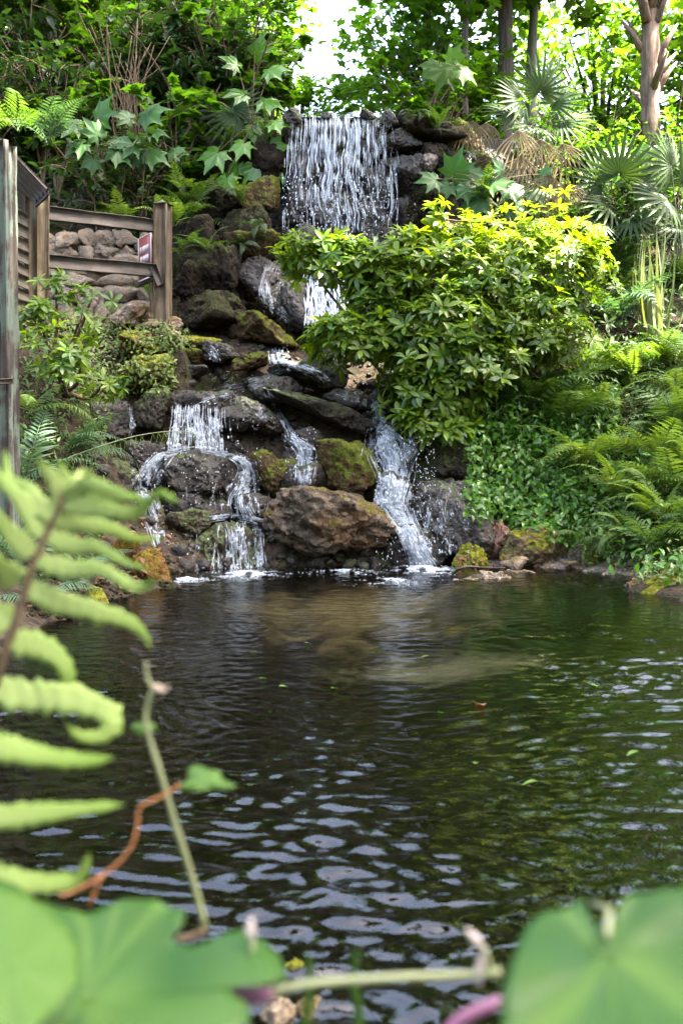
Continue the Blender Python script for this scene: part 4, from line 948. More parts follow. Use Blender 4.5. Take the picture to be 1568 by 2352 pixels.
def shrub_geo(seed, h=1.0, stems=9, leaf=.09, per=26, tm=None, spread=.5, up=.6):
    """stems and leaves of a loose upright shrub of height h"""
    rgs = np.random.default_rng(seed); ms, ml = MB(), MB(); tm = tm or leaf_strip(.2, 3, .25, .25, .45)
    for k in range(stems):
        a = rgs.uniform(0, 6.283); r_ = spread * h * rgs.uniform(.3, 1); hh = h * rgs.uniform(.6, 1.05)
        p = spline([[0, 0, 0], [math.cos(a) * r_ * .35, math.sin(a) * r_ * .35, hh * .55], [math.cos(a) * r_, math.sin(a) * r_, hh]], 12)
        V, T, Q = tube(p, np.linspace(.014, .004, 12) * h ** .5, 5, False); ms.add(V, T, Q)
        for b in range(4):
            i0 = int(rgs.integers(4, 12)); q0 = p[i0]; dv = rgs.normal(size=3) * [1, 1, .35] + [0, 0, .25]; dv *= h * .28 / np.linalg.norm(dv)
            tw = spline([q0, q0 + dv * .6 + [0, 0, .03], q0 + dv], 7); V, T, Q = tube(tw, np.linspace(.006, .002, 7) * h ** .5, 4, False); ms.add(V, T, Q)
            m_ = per // 4 + 2; ii = rgs.uniform(.15, 1, m_); pos = tw[0] * (1 - ii[:, None]) + tw[-1] * ii[:, None] + rgs.normal(0, .012, (m_, 3))
            d_ = dv / np.linalg.norm(dv) * .5 + rgs.normal(0, .7, (m_, 3)); d_[:, 2] = d_[:, 2] * .6 + .05
            V, T, Q, vv = scatter(tm, frames(d_, [0, 0, 1] + rgs.normal(0, .25, (m_, 3))), pos, leaf * rgs.uniform(.6, 1.2, m_), np.clip(rgs.normal(.5, .25, m_), 0, 1)); ml.add(V, T, Q, vv)
    return ms, ml
SH = {}
def shrub_meshes(key, mat, **kw):
    if key not in SH:
        ms, ml = shrub_geo(**kw); a, b = ms.mesh('stem'), ml.mesh('foliage'); a.materials.append(M['stem']); b.materials.append(M[mat]); SH[key] = (a, b)
    return SH[key]
L5 = leaf_lobed(5, .35, 2.0, cup=.2); L7 = leaf_lobed(7, .38, 2.6, wavy=.05, cup=.42); LE = leaf_strip(.24, 3, .3, .25, .42); LN = leaf_strip(.14, 3, .35, .25, .4)
def shrub(loc, key, label, group=None, scale=1.0, rz=0.0, cat='shrub', name='shrub'):
    a, b = SH[key]; t = thing(name, label, cat, loc, group, (0, 0, rz), scale)
    link('stem', a, None, t); link('foliage', b, None, t); return t
for k in range(3):
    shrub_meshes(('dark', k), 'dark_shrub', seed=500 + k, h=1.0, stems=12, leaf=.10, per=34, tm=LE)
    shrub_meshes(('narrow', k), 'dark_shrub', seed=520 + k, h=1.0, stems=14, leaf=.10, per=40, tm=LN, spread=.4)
    shrub_meshes(('sap', k), 'maple', seed=540 + k, h=1.0, stems=9, leaf=.085, per=30, tm=L5, spread=.55)
    shrub_meshes(('green', k), 'cover', seed=560 + k, h=1.0, stems=12, leaf=.09, per=34, tm=LE, spread=.6)

def on_ground(x, y, dz=-.02): return np.array([x, y, float(gz(x, y)[0]) + dz])
rg = np.random.default_rng(21)
# --- shaded slope left of the fall
def where_left(x, y):
    a = 'above the hut roof' if x < -4.3 else 'behind the fence' if x < -3.1 else 'above the fence post' if x < -2.2 else 'beside the fall'
    return ('high on' if y > 16.3 else 'midway up' if y > 15.1 else 'low on') + ' the shaded slope ' + a
KN = {'dark': 'dark oval leaved shrub', 'narrow': 'narrow leaved shrub', 'sap': 'lobed leaf sapling shrub', 'green': 'glossy green shrub'}
g1 = 'shrubs crowding the dark slope left of the fall'
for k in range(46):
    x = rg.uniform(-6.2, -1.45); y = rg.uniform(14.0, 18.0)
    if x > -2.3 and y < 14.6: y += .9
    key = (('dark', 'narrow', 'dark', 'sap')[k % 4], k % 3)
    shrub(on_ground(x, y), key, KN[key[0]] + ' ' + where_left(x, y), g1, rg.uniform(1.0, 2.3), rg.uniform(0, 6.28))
g2 = 'ferns on the dark slope behind the stone wall'
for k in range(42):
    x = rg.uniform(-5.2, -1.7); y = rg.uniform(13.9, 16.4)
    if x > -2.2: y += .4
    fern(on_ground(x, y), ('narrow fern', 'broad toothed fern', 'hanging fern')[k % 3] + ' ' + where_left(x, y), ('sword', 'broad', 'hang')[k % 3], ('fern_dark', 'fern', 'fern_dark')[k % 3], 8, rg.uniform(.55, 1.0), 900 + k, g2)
fern(P(285, 520, 13.4), 'bright green fern on top of the stone wall behind the upper rail', 'broad', 'fern_light', 8, .62, 1, None, (60, 300))
fern(P(400, 520, 13.3), 'bright fern directly right of the fence post top', 'broad', 'fern_light', 7, .62, 2, None, (120, 320))
fern(P(440, 590, 13.1), 'small green fern hanging on the dark rocks right of the fence post', 'broad', 'fern', 6, .55, 3, None, (120, 280))
fern(P(345, 690, 12.9), 'fern behind the foot of the fence post under the sign', 'sword', 'fern', 8, .55, 4)
fern(P(415, 440, 13.6), 'yellow green fern above the fence post', 'broad', 'fern_light', 5, .5, 5, None, (100, 260))
fern(P(110, 330, 13.0), 'pale grey green fern high on the left slope above the hut roof', 'broad', 'fern_blue', 7, .85, 6, None, (100, 260))
fern(P(40, 300, 12.6), 'arching green fern over the hut roof at the left edge', 'broad', 'fern', 7, .85, 7)
# big lobed leaves
def leafy(label, base, d, leaves, mat='lobed', tm=L7, group=None, name='broadleaf_plant', cat='plant', stemmat='stem'):
    """leaves: (px, py, length px, heading degrees in the picture (0 = up, 90 = right), tilt)"""
    base = np.asarray(base, float); t = thing(name, label, cat, base, group); ms = MB(); rgs = np.random.default_rng(int(abs(base[0] * 1000)) + 7)
    cen = np.mean([P(l[0], l[1], d) for l in leaves], 0)
    ms.add(*tube(spline([base, (base + cen) / 2 + rgs.normal(0, .04, 3), cen], 10) - base, np.linspace(.014, .006, 10), 5))
    for (px, py, ln, hd, tilt) in leaves:
        dd = d + rgs.normal(0, .12); p = P(px, py, dd); a = math.radians(hd)
        dv = np.array([math.sin(a), -.30 - .2 * tilt * rgs.random(), math.cos(a) * .85 - .15]); upv = np.array([rgs.normal(0, .2), -.85, .35 + .45 * rgs.random()])
        Mx = frames(dv[None], upv[None])[0]; sz = ln / ppm(dd)
        V = (tm[0] @ Mx.T) * sz * rgs.uniform(.7, 1.05)
        me = mk_mesh('leaf', V, [tm[1]], np.full(len(V), rgs.random())); o = link('leaf', me, M[mat], t, p - base)
        ms.add(*tube(spline([cen, (cen + p) / 2 + [0, 0, .03], p], 7) - base, .005, 4))
    link('stem', ms.mesh('stem'), M[stemmat], t); return t
T9 = .9
leafy('tall plant with grey green lobed leaves in tiers on the left slope', on_ground(-3.3, 13.9), 13.35, [(175, 285, 62, -75, .7), (225, 268, 66, 20, .9), (270, 318, 62, 100, .9), (190, 330, 60, -110, .9), (268, 348, 55, 120, 1), (215, 365, 55, 180, 1.1), (225, 310, 50, -20, .8)])
leafy('lobed leaf plant in the middle of the left slope beside dead stems', on_ground(-2.8, 13.9), 13.4, [(335, 260, 60, 60, .8), (300, 270, 60, -60, .9), (352, 300, 55, 90, 1), (310, 330, 55, -80, 1), (345, 348, 58, 110, 1.1), (400, 345, 50, 90, 1), (315, 360, 45, 170, 1.1)])
leafy('lobed leaf shrub leaning over the left side of the fall', on_ground(-1.55, 14.9), 14.0, [(545, 150, 55, -40, .8), (585, 120, 60, 20, .7), (620, 160, 60, 70, .8), (560, 215, 55, -80, 1), (610, 230, 60, 100, .9), (590, 290, 60, 130, 1), (560, 330, 55, -150, 1), (620, 335, 60, 150, 1.1), (590, 380, 55, 170, 1.2), (630, 280, 55, 90, 1), (545, 380, 60, 200, 1.1), (500, 350, 60, 220, 1.1), (640, 380, 45, 160, 1.1), (520, 410, 55, 190, 1.2)], 'cover')
leafy('lobed leaf plant on the rocks right of the fall', on_ground(1.9, 14.2), 13.5, [(1000, 412, 50, -80, 1), (1040, 398, 70, 10, .9), (1075, 395, 60, 80, 1), (1030, 425, 50, 190, 1.1), (1130, 420, 70, 60, 1), (1100, 455, 60, 200, 1.1), (1170, 430, 60, 100, 1), (1180, 470, 55, 160, 1.1), (1070, 430, 45, 170, 1), (1225, 440, 60, 90, 1), (1240, 400, 55, 40, .9), (1150, 390, 50, -20, .9)])
leafy('young pale green drooping leaf sprig in front of the dark trunk', on_ground(1.5, 15.5), 14.3, [(1020, 160, 58, 200, 1.1), (1045, 150, 60, 160, 1), (1000, 150, 60, 240, 1), (1060, 160, 55, 120, 1.1), (1035, 135, 45, 20, .8)], 'maple')
leafy('broad flat leaves at the far right slope below the palm trunk', on_ground(4.1, 14.6), 13.8, [(1440, 365, 70, -90, 1), (1480, 355, 75, 80, 1), (1520, 360, 60, 100, 1), (1450, 390, 55, 200, 1)], 'cover')
# palmettos
FAN, FAN2, FAND = leaf_fan(18, 2.2, .05, .35), leaf_fan(22, 1.7, .04, .15), leaf_fan(12, 1.15, .022, 1.3, .5)
def palmetto(label, base, d, fans, mat='palm', tm=FAN, group=None, cat='palm', name='palmetto'):
    base = np.asarray(base, float); t = thing(name, label, cat, base, group)
    rgs = np.random.default_rng(int(abs(base[0] * 991)) + 3); ms = MB()
    for (px, py, ln, hd, tilt) in fans:
        p = P(px, py, d + rgs.normal(0, .15)); a = math.radians(hd)
        dv = np.array([math.sin(a), -math.sin(tilt) * .9, math.cos(a) * math.cos(tilt)]); upv = np.array([rgs.normal(0, .2), -.8, .5])
        V = (tm[0] @ frames(dv[None], upv[None])[0].T) * (ln / ppm(d))
        link('fan_leaf', mk_mesh('fan_leaf', V, [tm[2]], np.full(len(V), rgs.random())), M[mat], t, p - base)
        ms.add(*tube(spline([base, (base + p) / 2 + [0, 0, .12], p], 8) - base, .008, 5))
    link('stalk', ms.mesh('stalk'), M['stem_green'] if mat == 'palm' else M['dead'], t); return t
palmetto('dark green palmetto with stiff radiating blades left of the fall', on_ground(-1.75, 14.8), 14.2, [(540, 262, 95, 190, .5), (535, 250, 80, 60, .4), (520, 260, 80, -50, .5)])
palmetto('palmetto clump on the right slope behind the bush', on_ground(3.3, 14.0), 13.6, [(1380, 420, 95, -40, .5), (1420, 400, 100, 10, .5), (1460, 430, 95, 50, .6), (1400, 470, 90, -90, .8), (1450, 500, 85, 120, .9), (1370, 510, 80, 200, 1)])
palmetto('palmetto clump at the right edge of the upper slope', on_ground(4.6, 13.6), 13.2, [(1540, 380, 100, -30, .5), (1570, 420, 110, 20, .5), (1530, 460, 100, -80, .8), (1560, 520, 90, 180, 1), (1600, 470, 95, 70, .7)])
palmetto('palmetto with dark narrow blades above the dead fronds', on_ground(2.9, 15.5), 14.8, [(1200, 230, 80, -60, .5), (1240, 210, 90, 0, .4), (1270, 240, 85, 60, .5), (1180, 265, 80, -100, .7), (1290, 280, 80, 110, .8), (1230, 290, 70, 200, 1)])
palmetto('tan dead fan hanging over the mossy ledge right of the fall', on_ground(2.1, 14.8), 14.0, [(1085, 278, 80, 188, .3), (1115, 282, 70, 170, .3), (1060, 290, 60, 205, .3)], 'dead', FAND)
palmetto('tan dead fans drooping in the middle of the right slope', on_ground(3.2, 14.7), 13.8, [(1190, 300, 90, 175, .3), (1240, 320, 100, 185, .3), (1290, 330, 95, 165, .3), (1200, 360, 90, 200, .3)], 'dead', FAND)
palmetto('lowest dead fan tangle under the lobed leaf plant', on_ground(3.0, 13.9), 13.3, [(1260, 400, 100, 180, .3), (1300, 420, 90, 170, .3)], 'dead', FAND)
# dead dry stems on the slope
ms = MB(); base = on_ground(-2.75, 14.4); t = thing('dead_shrub', 'bundle of bare brown upright stems on the left slope', 'shrub', base)
for k in range(26):
    a = P(rg.uniform(255, 330), rg.uniform(250, 280), 14.2 + rg.normal(0, .2)); b = a + np.array([rg.normal(0, .25), rg.normal(0, .1), rg.uniform(.5, 1.5)])
    link('stem', (lambda mb: mb.mesh('stem'))(MB().add(*tube(spline([base + rg.normal(0, .1, 3) * [1, 1, 0], a, b], 12) - base, np.linspace(.014, .005, 12), 5))), M['stem'], t)

g7 = 'ferns hanging on the dark cliff left of the fall'
for k, (px, py, sz) in enumerate([(470, 470, .6), (520, 440, .6), (560, 470, .5), (430, 500, .55), (600, 520, .4), (610, 330, .5), (480, 580, .45), (560, 560, .4), (530, 360, .7), (590, 270, .6), (1060, 350, .5), (1010, 300, .5), (1120, 470, .55), (960, 265, .4)]):
    h, nn = hit(px, py)
    if h is not None: fern(h, ('broad', 'hanging', 'dark')[k % 3] + ' fern rooted in the rocks ' + ('right of the fall' if px > 800 else 'beside the fall' if px > 545 else 'right of the fence post') + (', upper' if py < 400 else ', lower'), ('broad', 'hang', 'sword')[k % 3], ('fern', 'fern_dark', 'fern')[k % 3], 6, sz * 1.2, 1700 + k, g7, (90, 270))
# --- canopy trees
def crown_mesh(seed, mat, leaf=.075, clumps=52, per=62, tm=L5, flat=.75):
    rgs = np.random.default_rng(seed); mb, ms = MB(), MB()
    for k in range(clumps):
        v = rgs.normal(size=3); v /= np.linalg.norm(v); c = v * rgs.random() ** .45 * [1, 1, flat]; sg = rgs.uniform(.07, .16)
        tw = spline([[0, 0, -.5], c * .5 + [0, 0, -.12], c], 8); ms.add(*tube(tw, np.linspace(.02, .004, 8), 4, False))
        pos = c + rgs.normal(0, 1, (per, 3)) * sg * [1.25, 1.25, .65]; d_ = rgs.normal(size=(per, 3)) * [1, 1, .35] - [0, 0, .25]
        V, T, Q, vv = scatter(tm, frames(d_, [0, 0, 1] + rgs.normal(0, .35, (per, 3))), pos, leaf * rgs.uniform(.6, 1.25, per), np.clip(rgs.normal(.5, .25, per), 0, 1)); mb.add(V, T, Q, vv)
    a, b = mb.mesh('crown'), ms.mesh('limb'); a.materials.append(M[mat]); b.materials.append(M['bark']); return a, b
CR = [crown_mesh(700, 'canopy'), crown_mesh(701, 'canopy', tm=L5), crown_mesh(702, 'maple', .085, 46, 44), crown_mesh(703, 'canopy', .06, 80, 80, LE)]
def tree(label, x, y, cz, rad, tr=.12, ci=0, group=None, bark='bark', lean=(0, 0), rz=None, flat=1.0, crown_off=(0, 0)):
    b = on_ground(x, y, -.1); t = thing('tree', label, 'tree', b, group); hh = cz - b[2]
    c = np.array([lean[0] + crown_off[0], lean[1] + crown_off[1], hh]); rz = rz if rz is not None else (x * 7.7 + y * 3.1) % 6.28
    n_ = 24; p = spline([[0, 0, 0], [lean[0] * .4 + .08 * math.sin(x * 5), lean[1] * .4, hh * .45], [lean[0], lean[1], hh * .85], c + [0, 0, rad * .5]], n_)
    rr_ = np.linspace(tr * 1.15, tr * .4, n_) * (1 + .08 * np.sin(np.arange(n_) * 1.7 + x)); rr_[0] *= 1.5
    V, T, Q = tube(p, rr_, 10); link('trunk', MB().add(V, T, Q).mesh('trunk'), M[bark], t)
    link('limb', CR[ci][1], None, t, c, (0, 0, rz), rad); link('crown', CR[ci][0], None, t, c, (0, 0, rz), (rad, rad, rad * flat)); return t
tree('slim tree with a dark trunk standing straight behind the waterfall lip', 2.05, 16.6, 10.2, 2.2, .07, 2, lean=(.05, 0))
tree('tree with the thickest dark trunk behind the right ledge', 2.75, 17.4, 11.2, 2.0, .15, 0)
tree('pale trunked tree right of the thick dark trunk', 3.5, 18.3, 10.8, 2.5, .11, 1, bark='bark_pale')
tree('leafy bright tree just above the waterfall lip', 1.5, 18.5, 8.6, 1.8, .07, 2, lean=(.1, 0))
tree('low bright sapling tree behind the right side of the lip', 1.7, 17.6, 7.6, 1.3, .05, 2)
tree('low bright sapling tree behind the left side of the lip', -.75, 19.0, 7.5, 1.25, .05, 2)
tree('far tree right of the gap over the fall', 2.6, 26, 8.6, 2.6, .12, 3)
tree('far leafy tree between the palm and the pale trunk', 6.2, 24, 9.5, 3.2, .12, 3)
tree('far leafy tree at the right edge', 9.2, 22, 10, 3.3, .12, 1)
tree('tree with slender trunk on the left slope above the hut', -4.9, 17, 10.6, 2.6, .10, 3, bark='bark_pale')
tree('second slender tree deep in the left thicket', -3.9, 18.6, 10.6, 2.5, .08, 3)
tree('tree rising behind the left lobed leaf shrub', -2.6, 18.2, 9.4, 1.9, .09, 0)
tree('dark tree at the top left corner', -6.3, 16.5, 10, 2.6, .12, 0)
tree('tree far behind the left thicket', -6, 23, 11, 4, .14, 1)
tree('tree farther behind the left thicket near the gap', -4.6, 24, 10.0, 2.8, .12, 1)
# unseen trees added off frame, crowns set along sun rays to shade the dell
g3 = 'unseen trees added to shade the dell'
CR.append(crown_mesh(704, 'canopy', .15, 70, 62))
for k, (x, y, cz, rad, bx, by) in enumerate([(7.6, 7.9, 16, 1.4, 0, 0), (9.9, 8.2, 16, 1.5, 0, 0), (5.3, 8.7, 16, 1.5, 0, 0), (7.8, 5.4, 16, 1.7, 0, 0), (5.4, 5.6, 16, 1.9, 0, 0), (10.2, 5.6, 16, 1.8, 0, 0), (7.6, 2.8, 16, 1.9, 0, 0), (5.2, 2.8, 16, 1.7, 0, 0), (7.4, -.2, 16, 1.9, 0, 0), (7.2, -2.8, 16, 1.7, 0, 0),
        (3.6, 10.3, 16, 1.5, 2, 0), (2.5, 8.7, 16, 1.4, 3, 0), (5.2, 12.3, 16, 1.5, 1, 0), (11.2, 9.6, 16, .9, 0, 0), (6.4, 12.0, 23, 1.6, 2, 0), (4.8, 12.8, 23, 1.7, 3, 0), (2.8, 13.0, 23, 1.7, 4, 0), (1.0, 13.4, 23, 1.5, 6, 0)]):
    tree('unseen tall tree added to shade the dell', x + bx, y + by, cz, rad, .11, 4, g3, crown_off=(-bx, -by))
# unseen tree belt added behind the viewer to cut skylight from the front
for k, (x, y, cz, rad) in enumerate([(-8.5, -2.5, 5.5, 3.6), (-6, -7, 6, 3.8), (-1.5, -9, 6, 3.8), (3, -9.5, 6, 3.8), (7, -6.5, 6, 3.8), (9.5, -1.5, 5.5, 3.6), (-9.5, 3, 5.5, 3.4), (10.5, 3.5, 5.5, 3.2), (-5.5, -4, 8, 2.6), (5.5, -4.5, 8, 2.6), (0.5, -6.5, 8.5, 2.8)]):
    tree('unseen tree added behind the viewer to block skylight', x, y, cz, rad, .16, 0, 'unseen tree belt added to block skylight')
# understory saplings behind the lip
def where_right(p):
    px = 784 + p[0] / p[1] * F; d_ = p[1]
    a = 'over the lip' if px < 900 else 'behind the right ledge' if px < 1080 else 'above the dead fans' if px < 1250 else 'behind the bush' if px < 1400 else 'toward the right edge'
    return ('farthest ' if d_ > 17.6 else 'deep ' if d_ > 16.2 else 'high ' if d_ > 14.2 else 'midway ' if d_ > 13.0 else 'low ') + a
g4 = 'saplings along the top of the fall'
for k in range(22):
    x = rg.uniform(-1.2, 6.5); y = rg.uniform(15.2, 19)
    if -.9 < x < .85 and y < 18.2: x += 2.0
    q_ = on_ground(x, y); shrub(q_, ('sap', k % 3), 'bright lobed leaf sapling on the plateau, ' + where_right(q_), g4, rg.uniform(1.0, 2.0), rg.uniform(0, 6.28), name='sapling')
# palm
pb2 = on_ground(5.05, 16.4); palm = thing('palm_tree', 'cabbage palm with reddish boot stubs and hanging dead fronds at the top right', 'palm', pb2)
hp = 6.2; n_ = 30; pp = spline([[0, 0, 0], [-.05, 0, hp * .5], [.12, 0, hp]], n_)
link('trunk', MB().add(*tube(pp, np.linspace(.16, .13, n_) * (1 + .1 * np.sin(np.arange(n_) * 2.2)), 12)).mesh('trunk'), M['palm_bark'], palm)
bt = MB(); bt.add(*tube([[0, 0, 0], [0, .09, .22], [0, .2, .4]], [.05, .035, .012], 5)); bme = bt.mesh('boot'); bme.materials.append(M['palm_bark'])
for k in range(44):
    s = rg.uniform(.28, 1); a = rg.uniform(0, 6.28); q = pp[int(s * (n_ - 1))]
    link('boot', bme, None, palm, q + np.array([-math.sin(a) * .12, math.cos(a) * .12, 0]), (rg.normal(0, .2), 0, a), rg.uniform(.8, 1.6))
for k in range(13):
    a = rg.uniform(0, 6.28); q = pp[-1] - [0, 0, rg.uniform(0, 1.4)]; dv = np.array([math.cos(a) * .5, math.sin(a) * .5, -1]); V = (FAND[0] @ frames(dv[None], np.array([[math.cos(a), math.sin(a), .4]]))[0].T) * rg.uniform(.8, 1.2)
    link('dead_frond', mk_mesh('dead_frond', V, [FAND[2]], np.full(len(V), rg.random())), M['dead'], palm, q + np.array([math.cos(a) * .45, math.sin(a) * .45, .1]))
for k in range(14):
    a = k * 2.4; el = rg.uniform(-.2, 1.1); q = pp[-1]; dv = np.array([math.cos(a) * math.cos(el), math.sin(a) * math.cos(el), math.sin(el)]); tip = q + dv * 1.1
    V = (FAN[0] @ frames(dv[None], np.array([[0, 0, 1.]]))[0].T) * 1.0
    fo = link('fan_leaf', mk_mesh('fan_leaf', V, [FAN[2]], np.full(len(V), rg.random())), M['palm'], palm, tip)
    link('stalk', MB().add(*tube(np.array([q, q + dv * .6, tip]) - tip, .012, 5)).mesh('stalk'), M['stem_green'], fo)
# --- the sunlit bush
def whorl_mesh(seed, nl=9, mat='bush', tm=None, lift=.25):
    rgs = np.random.default_rng(seed); mb = MB(); tm = tm or leaf_strip(.17, 4, .3, .22, .58)
    a = np.arange(nl) * 2.4 + rgs.normal(0, .2, nl); el = rgs.uniform(-.1, .75, nl) + lift - .2
    d_ = np.stack([np.cos(a) * np.cos(el), np.sin(a) * np.cos(el), np.sin(el)], 1)
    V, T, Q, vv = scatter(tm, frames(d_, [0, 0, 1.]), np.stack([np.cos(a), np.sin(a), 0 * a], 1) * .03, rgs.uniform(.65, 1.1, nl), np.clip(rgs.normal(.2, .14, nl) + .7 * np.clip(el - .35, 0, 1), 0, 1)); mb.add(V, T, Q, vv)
    mb.add(*tube([[0, 0, -.7], [0, 0, -.3], [0, 0, .05]], [.035, .03, .025], 5), .05); return mb
WH = [whorl_mesh(800 + k, 8 + k % 3) for k in range(5)]; WHM = []
for wmb in WH: me = wmb.mesh('leaf_whorl'); me.materials.append(M['bush']); WHM.append(me)
WH_SUN = []                                     # yellower whorls: sunlit top put into leaf colour, a few as young shoots
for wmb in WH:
    keep_ = wmb.var; wmb.var = [np.clip(v + .55, 0, 1) for v in keep_]; me = wmb.mesh('leaf_whorl'); me.materials.append(M['bush']); WH_SUN.append(me); wmb.var = keep_
def whorl_bush(label, base, blobs, count, size, nparts, seed, name='bush', front=1.0):
    """blobs: (px, py, rx px, ry px, depth, depth radius)"""
    rgs = np.random.default_rng(seed); base = np.asarray(base, float); t = thing(name, label, 'bush', base)
    wts_ = np.array([b[2] * b[3] for b in blobs], float); wts_ /= wts_.sum(); items = []; ms = MB(); hubs = []
    for b in blobs:
        c = P(b[0], b[1], b[4]); hubs.append(c)
        ms.add(*tube(spline([base, (base + c) / 2 + [0, .15, -.1], c], 12) - base, np.linspace(.03, .012, 12), 6))
    for k in range(count):
        bi = rgs.choice(len(blobs), p=wts_); b = blobs[bi]; v = rgs.normal(size=3); v /= np.linalg.norm(v)
        v[1] = v[1] if rgs.random() < .35 else -abs(v[1])
        r_ = (rgs.uniform(.55, 1.0) if rgs.random() < .86 else rgs.uniform(1.0, 1.28)) * (1 + .15 * math.sin(v[0] * 5 + bi) * math.cos(v[2] * 7))
        c = hubs[bi]; rad = np.array([b[2] / ppm(b[4]), b[5], b[3] / ppm(b[4])]); p = c + v * rad * r_
        nd = v / rad; nd = nd / np.linalg.norm(nd) * .75 + np.array([0, -.1, .75]) + rgs.normal(0, .25, 3); nd /= np.linalg.norm(nd)
        items.append((p, nd, size * (b[6] if len(b) > 6 else 1) * rgs.uniform(.7, 1.2), rgs.integers(5), r_ - .25 * v[1]))
    items.sort(key=lambda q: -q[4]); mb = MB()
    for k, (p, nd, s, wi, _) in enumerate(items):
        q = Vector(nd).to_track_quat('Z', 'Y'); rot = (q @ Euler((0, 0, rgs.uniform(0, 6.28))).to_quaternion())
        yellowish = name == 'bush' and p[2] > 3.2 + .5 * rgs.random() and p[0] > .7  # high right side of the bush, where sunlight is put into leaf colour
        if k < nparts: link('leaf_whorl', (WH_SUN if yellowish or rgs.random() < .06 else WHM)[wi], None, t, p - base, rot.to_euler(), s)
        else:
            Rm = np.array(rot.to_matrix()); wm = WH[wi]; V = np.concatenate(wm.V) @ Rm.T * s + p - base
            mb.add(V, np.concatenate(wm.T) if wm.T else None, np.concatenate(wm.Q), np.clip(np.concatenate(wm.var) * .8 + .2 * rgs.random() + (.5 if yellowish else 0), 0, 1))
        if k % 3 == 0:
            h = hubs[int(np.argmin([np.linalg.norm(p - hb_) for hb_ in hubs]))]; ms.add(*tube(spline([h, (h + p) / 2 + [0, 0, -.05], p - nd * .08], 6) - base, np.linspace(.008, .004, 6), 4))
    if mb.n: stuff(link('foliage', mb.mesh('foliage'), M['bush'], t))
    link('branch', ms.mesh('branch'), M['stem'], t); return t
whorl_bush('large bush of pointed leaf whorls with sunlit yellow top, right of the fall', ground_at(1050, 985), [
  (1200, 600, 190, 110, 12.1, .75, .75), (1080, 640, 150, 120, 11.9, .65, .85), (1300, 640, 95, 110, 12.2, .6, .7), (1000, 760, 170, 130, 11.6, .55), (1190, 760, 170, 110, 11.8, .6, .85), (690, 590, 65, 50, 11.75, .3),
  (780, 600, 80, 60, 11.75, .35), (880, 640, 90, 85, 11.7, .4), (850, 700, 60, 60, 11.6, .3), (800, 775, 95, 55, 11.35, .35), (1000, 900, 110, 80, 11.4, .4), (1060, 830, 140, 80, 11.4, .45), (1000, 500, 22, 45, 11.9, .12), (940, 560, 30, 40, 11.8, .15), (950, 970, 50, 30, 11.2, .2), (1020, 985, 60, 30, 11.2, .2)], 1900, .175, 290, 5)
# --- left shrubs in front of the wall
def small_bush(label, base, blobs, count, size, seed, nparts=60): return whorl_bush(label, base, blobs, count, size, nparts, seed, 'shrub')
small_bush('shrub with red tipped glossy leaves in front of the hut post', ground_at(110, 830), [(130, 660, 45, 45, 10.2, .2), (210, 690, 50, 40, 10.3, .2), (90, 720, 50, 50, 10.1, .2), (180, 745, 80, 45, 10.2, .25), (250, 720, 40, 30, 10.3, .15)], 36, .14, 6)
small_bush('blue green shrub below the moss mounds on the left bank', ground_at(150, 900), [(190, 800, 70, 40, 9.9, .2), (110, 800, 60, 50, 9.8, .2), (240, 880, 70, 35, 10.3, .2), (140, 860, 60, 40, 9.8, .2)], 36, .14, 7)
# --- ground cover leaves laid on the ground where they grow
def cover(name, label, polys, count, leaf, mat, seed, lift=.1, tm=LE, bvh=None, rise=.6):
    rgs = np.random.default_rng(seed); pos, nr = [], []
    for (x0, x1, y0, y1), f in polys:
        for k in range(int(count * f)):
            h, nn = hit(rgs.uniform(x0, x1), rgs.uniform(y0, y1), bvh or SURF)
            if h is not None and h[2] > .03: pos.append(h + nn * abs(rgs.normal(0, lift))); nr.append(nn)
    pos, nr = np.array(pos), np.array(nr); m_ = len(pos)
    up = nr * .5 + np.array([0, -.35, .6]) + rgs.normal(0, .35, (m_, 3)); d_ = np.cross(up, rgs.normal(size=(m_, 3))); d_[:, 2] -= .2
    big_ = vnoise(pos * 2.2, 5) * .25
    V, T, Q, vv = scatter(tm, frames(d_, up), pos, leaf * rgs.uniform(.6, 1.25, m_), np.clip(rgs.normal(.5, .22, m_) + big_, 0, 1))
    mb = MB().add(V, T, Q, vv); o = stuff(link(name, mb.mesh(name), M[mat])); o['label'] = label; o['category'] = 'ground cover'; return o
cover('ground_cover', 'glossy green ground cover leaves spreading over the right bank', [((1070, 1330, 990, 1190), .6), ((1250, 1420, 1000, 1250), .3), ((1100, 1420, 900, 1010), .3), ((1400, 1600, 1000, 1330), .35), ((1180, 1320, 1170, 1215), .06)], 4200, .085, 'cover', 31, .14)
cover('undergrowth', 'yellow green mixed leaves and small ferns on the lower right bank', [((1320, 1700, 850, 1300), .8), ((1340, 1700, 1200, 1345), .4)], 3200, .065, 'moss_leaf', 37, .10, LN)
cover('undergrowth', 'mixed dark undergrowth leaves on the upper right slope', [((1000, 1568, 480, 1000), 1), ((1130, 1568, 380, 560), .5)], 4200, .10, 'fern', 32, .16, LN, G_BVH)
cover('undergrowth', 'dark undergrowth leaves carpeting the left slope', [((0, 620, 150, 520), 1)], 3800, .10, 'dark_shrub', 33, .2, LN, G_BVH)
cover('creeper', 'small pale creeping leaves over the moss mounds on the left terrace', [((120, 400, 740, 900), 1), ((380, 440, 760, 800), .1), ((40, 240, 690, 800), .4)], 2300, .055, 'moss_leaf', 34, .05)
cover('undergrowth', 'low leaves and litter on the left bank below the hut', [((40, 230, 820, 1300), 1)], 1300, .08, 'fern', 35, .08, LN)
cover('leaf_litter', 'dry brown leaf litter on the left bank and terrace', [((60, 420, 1180, 1400), 1), ((100, 420, 680, 800), .6), ((1040, 1460, 1270, 1340), .35)], 420, .07, 'litter', 38, .012, LE)
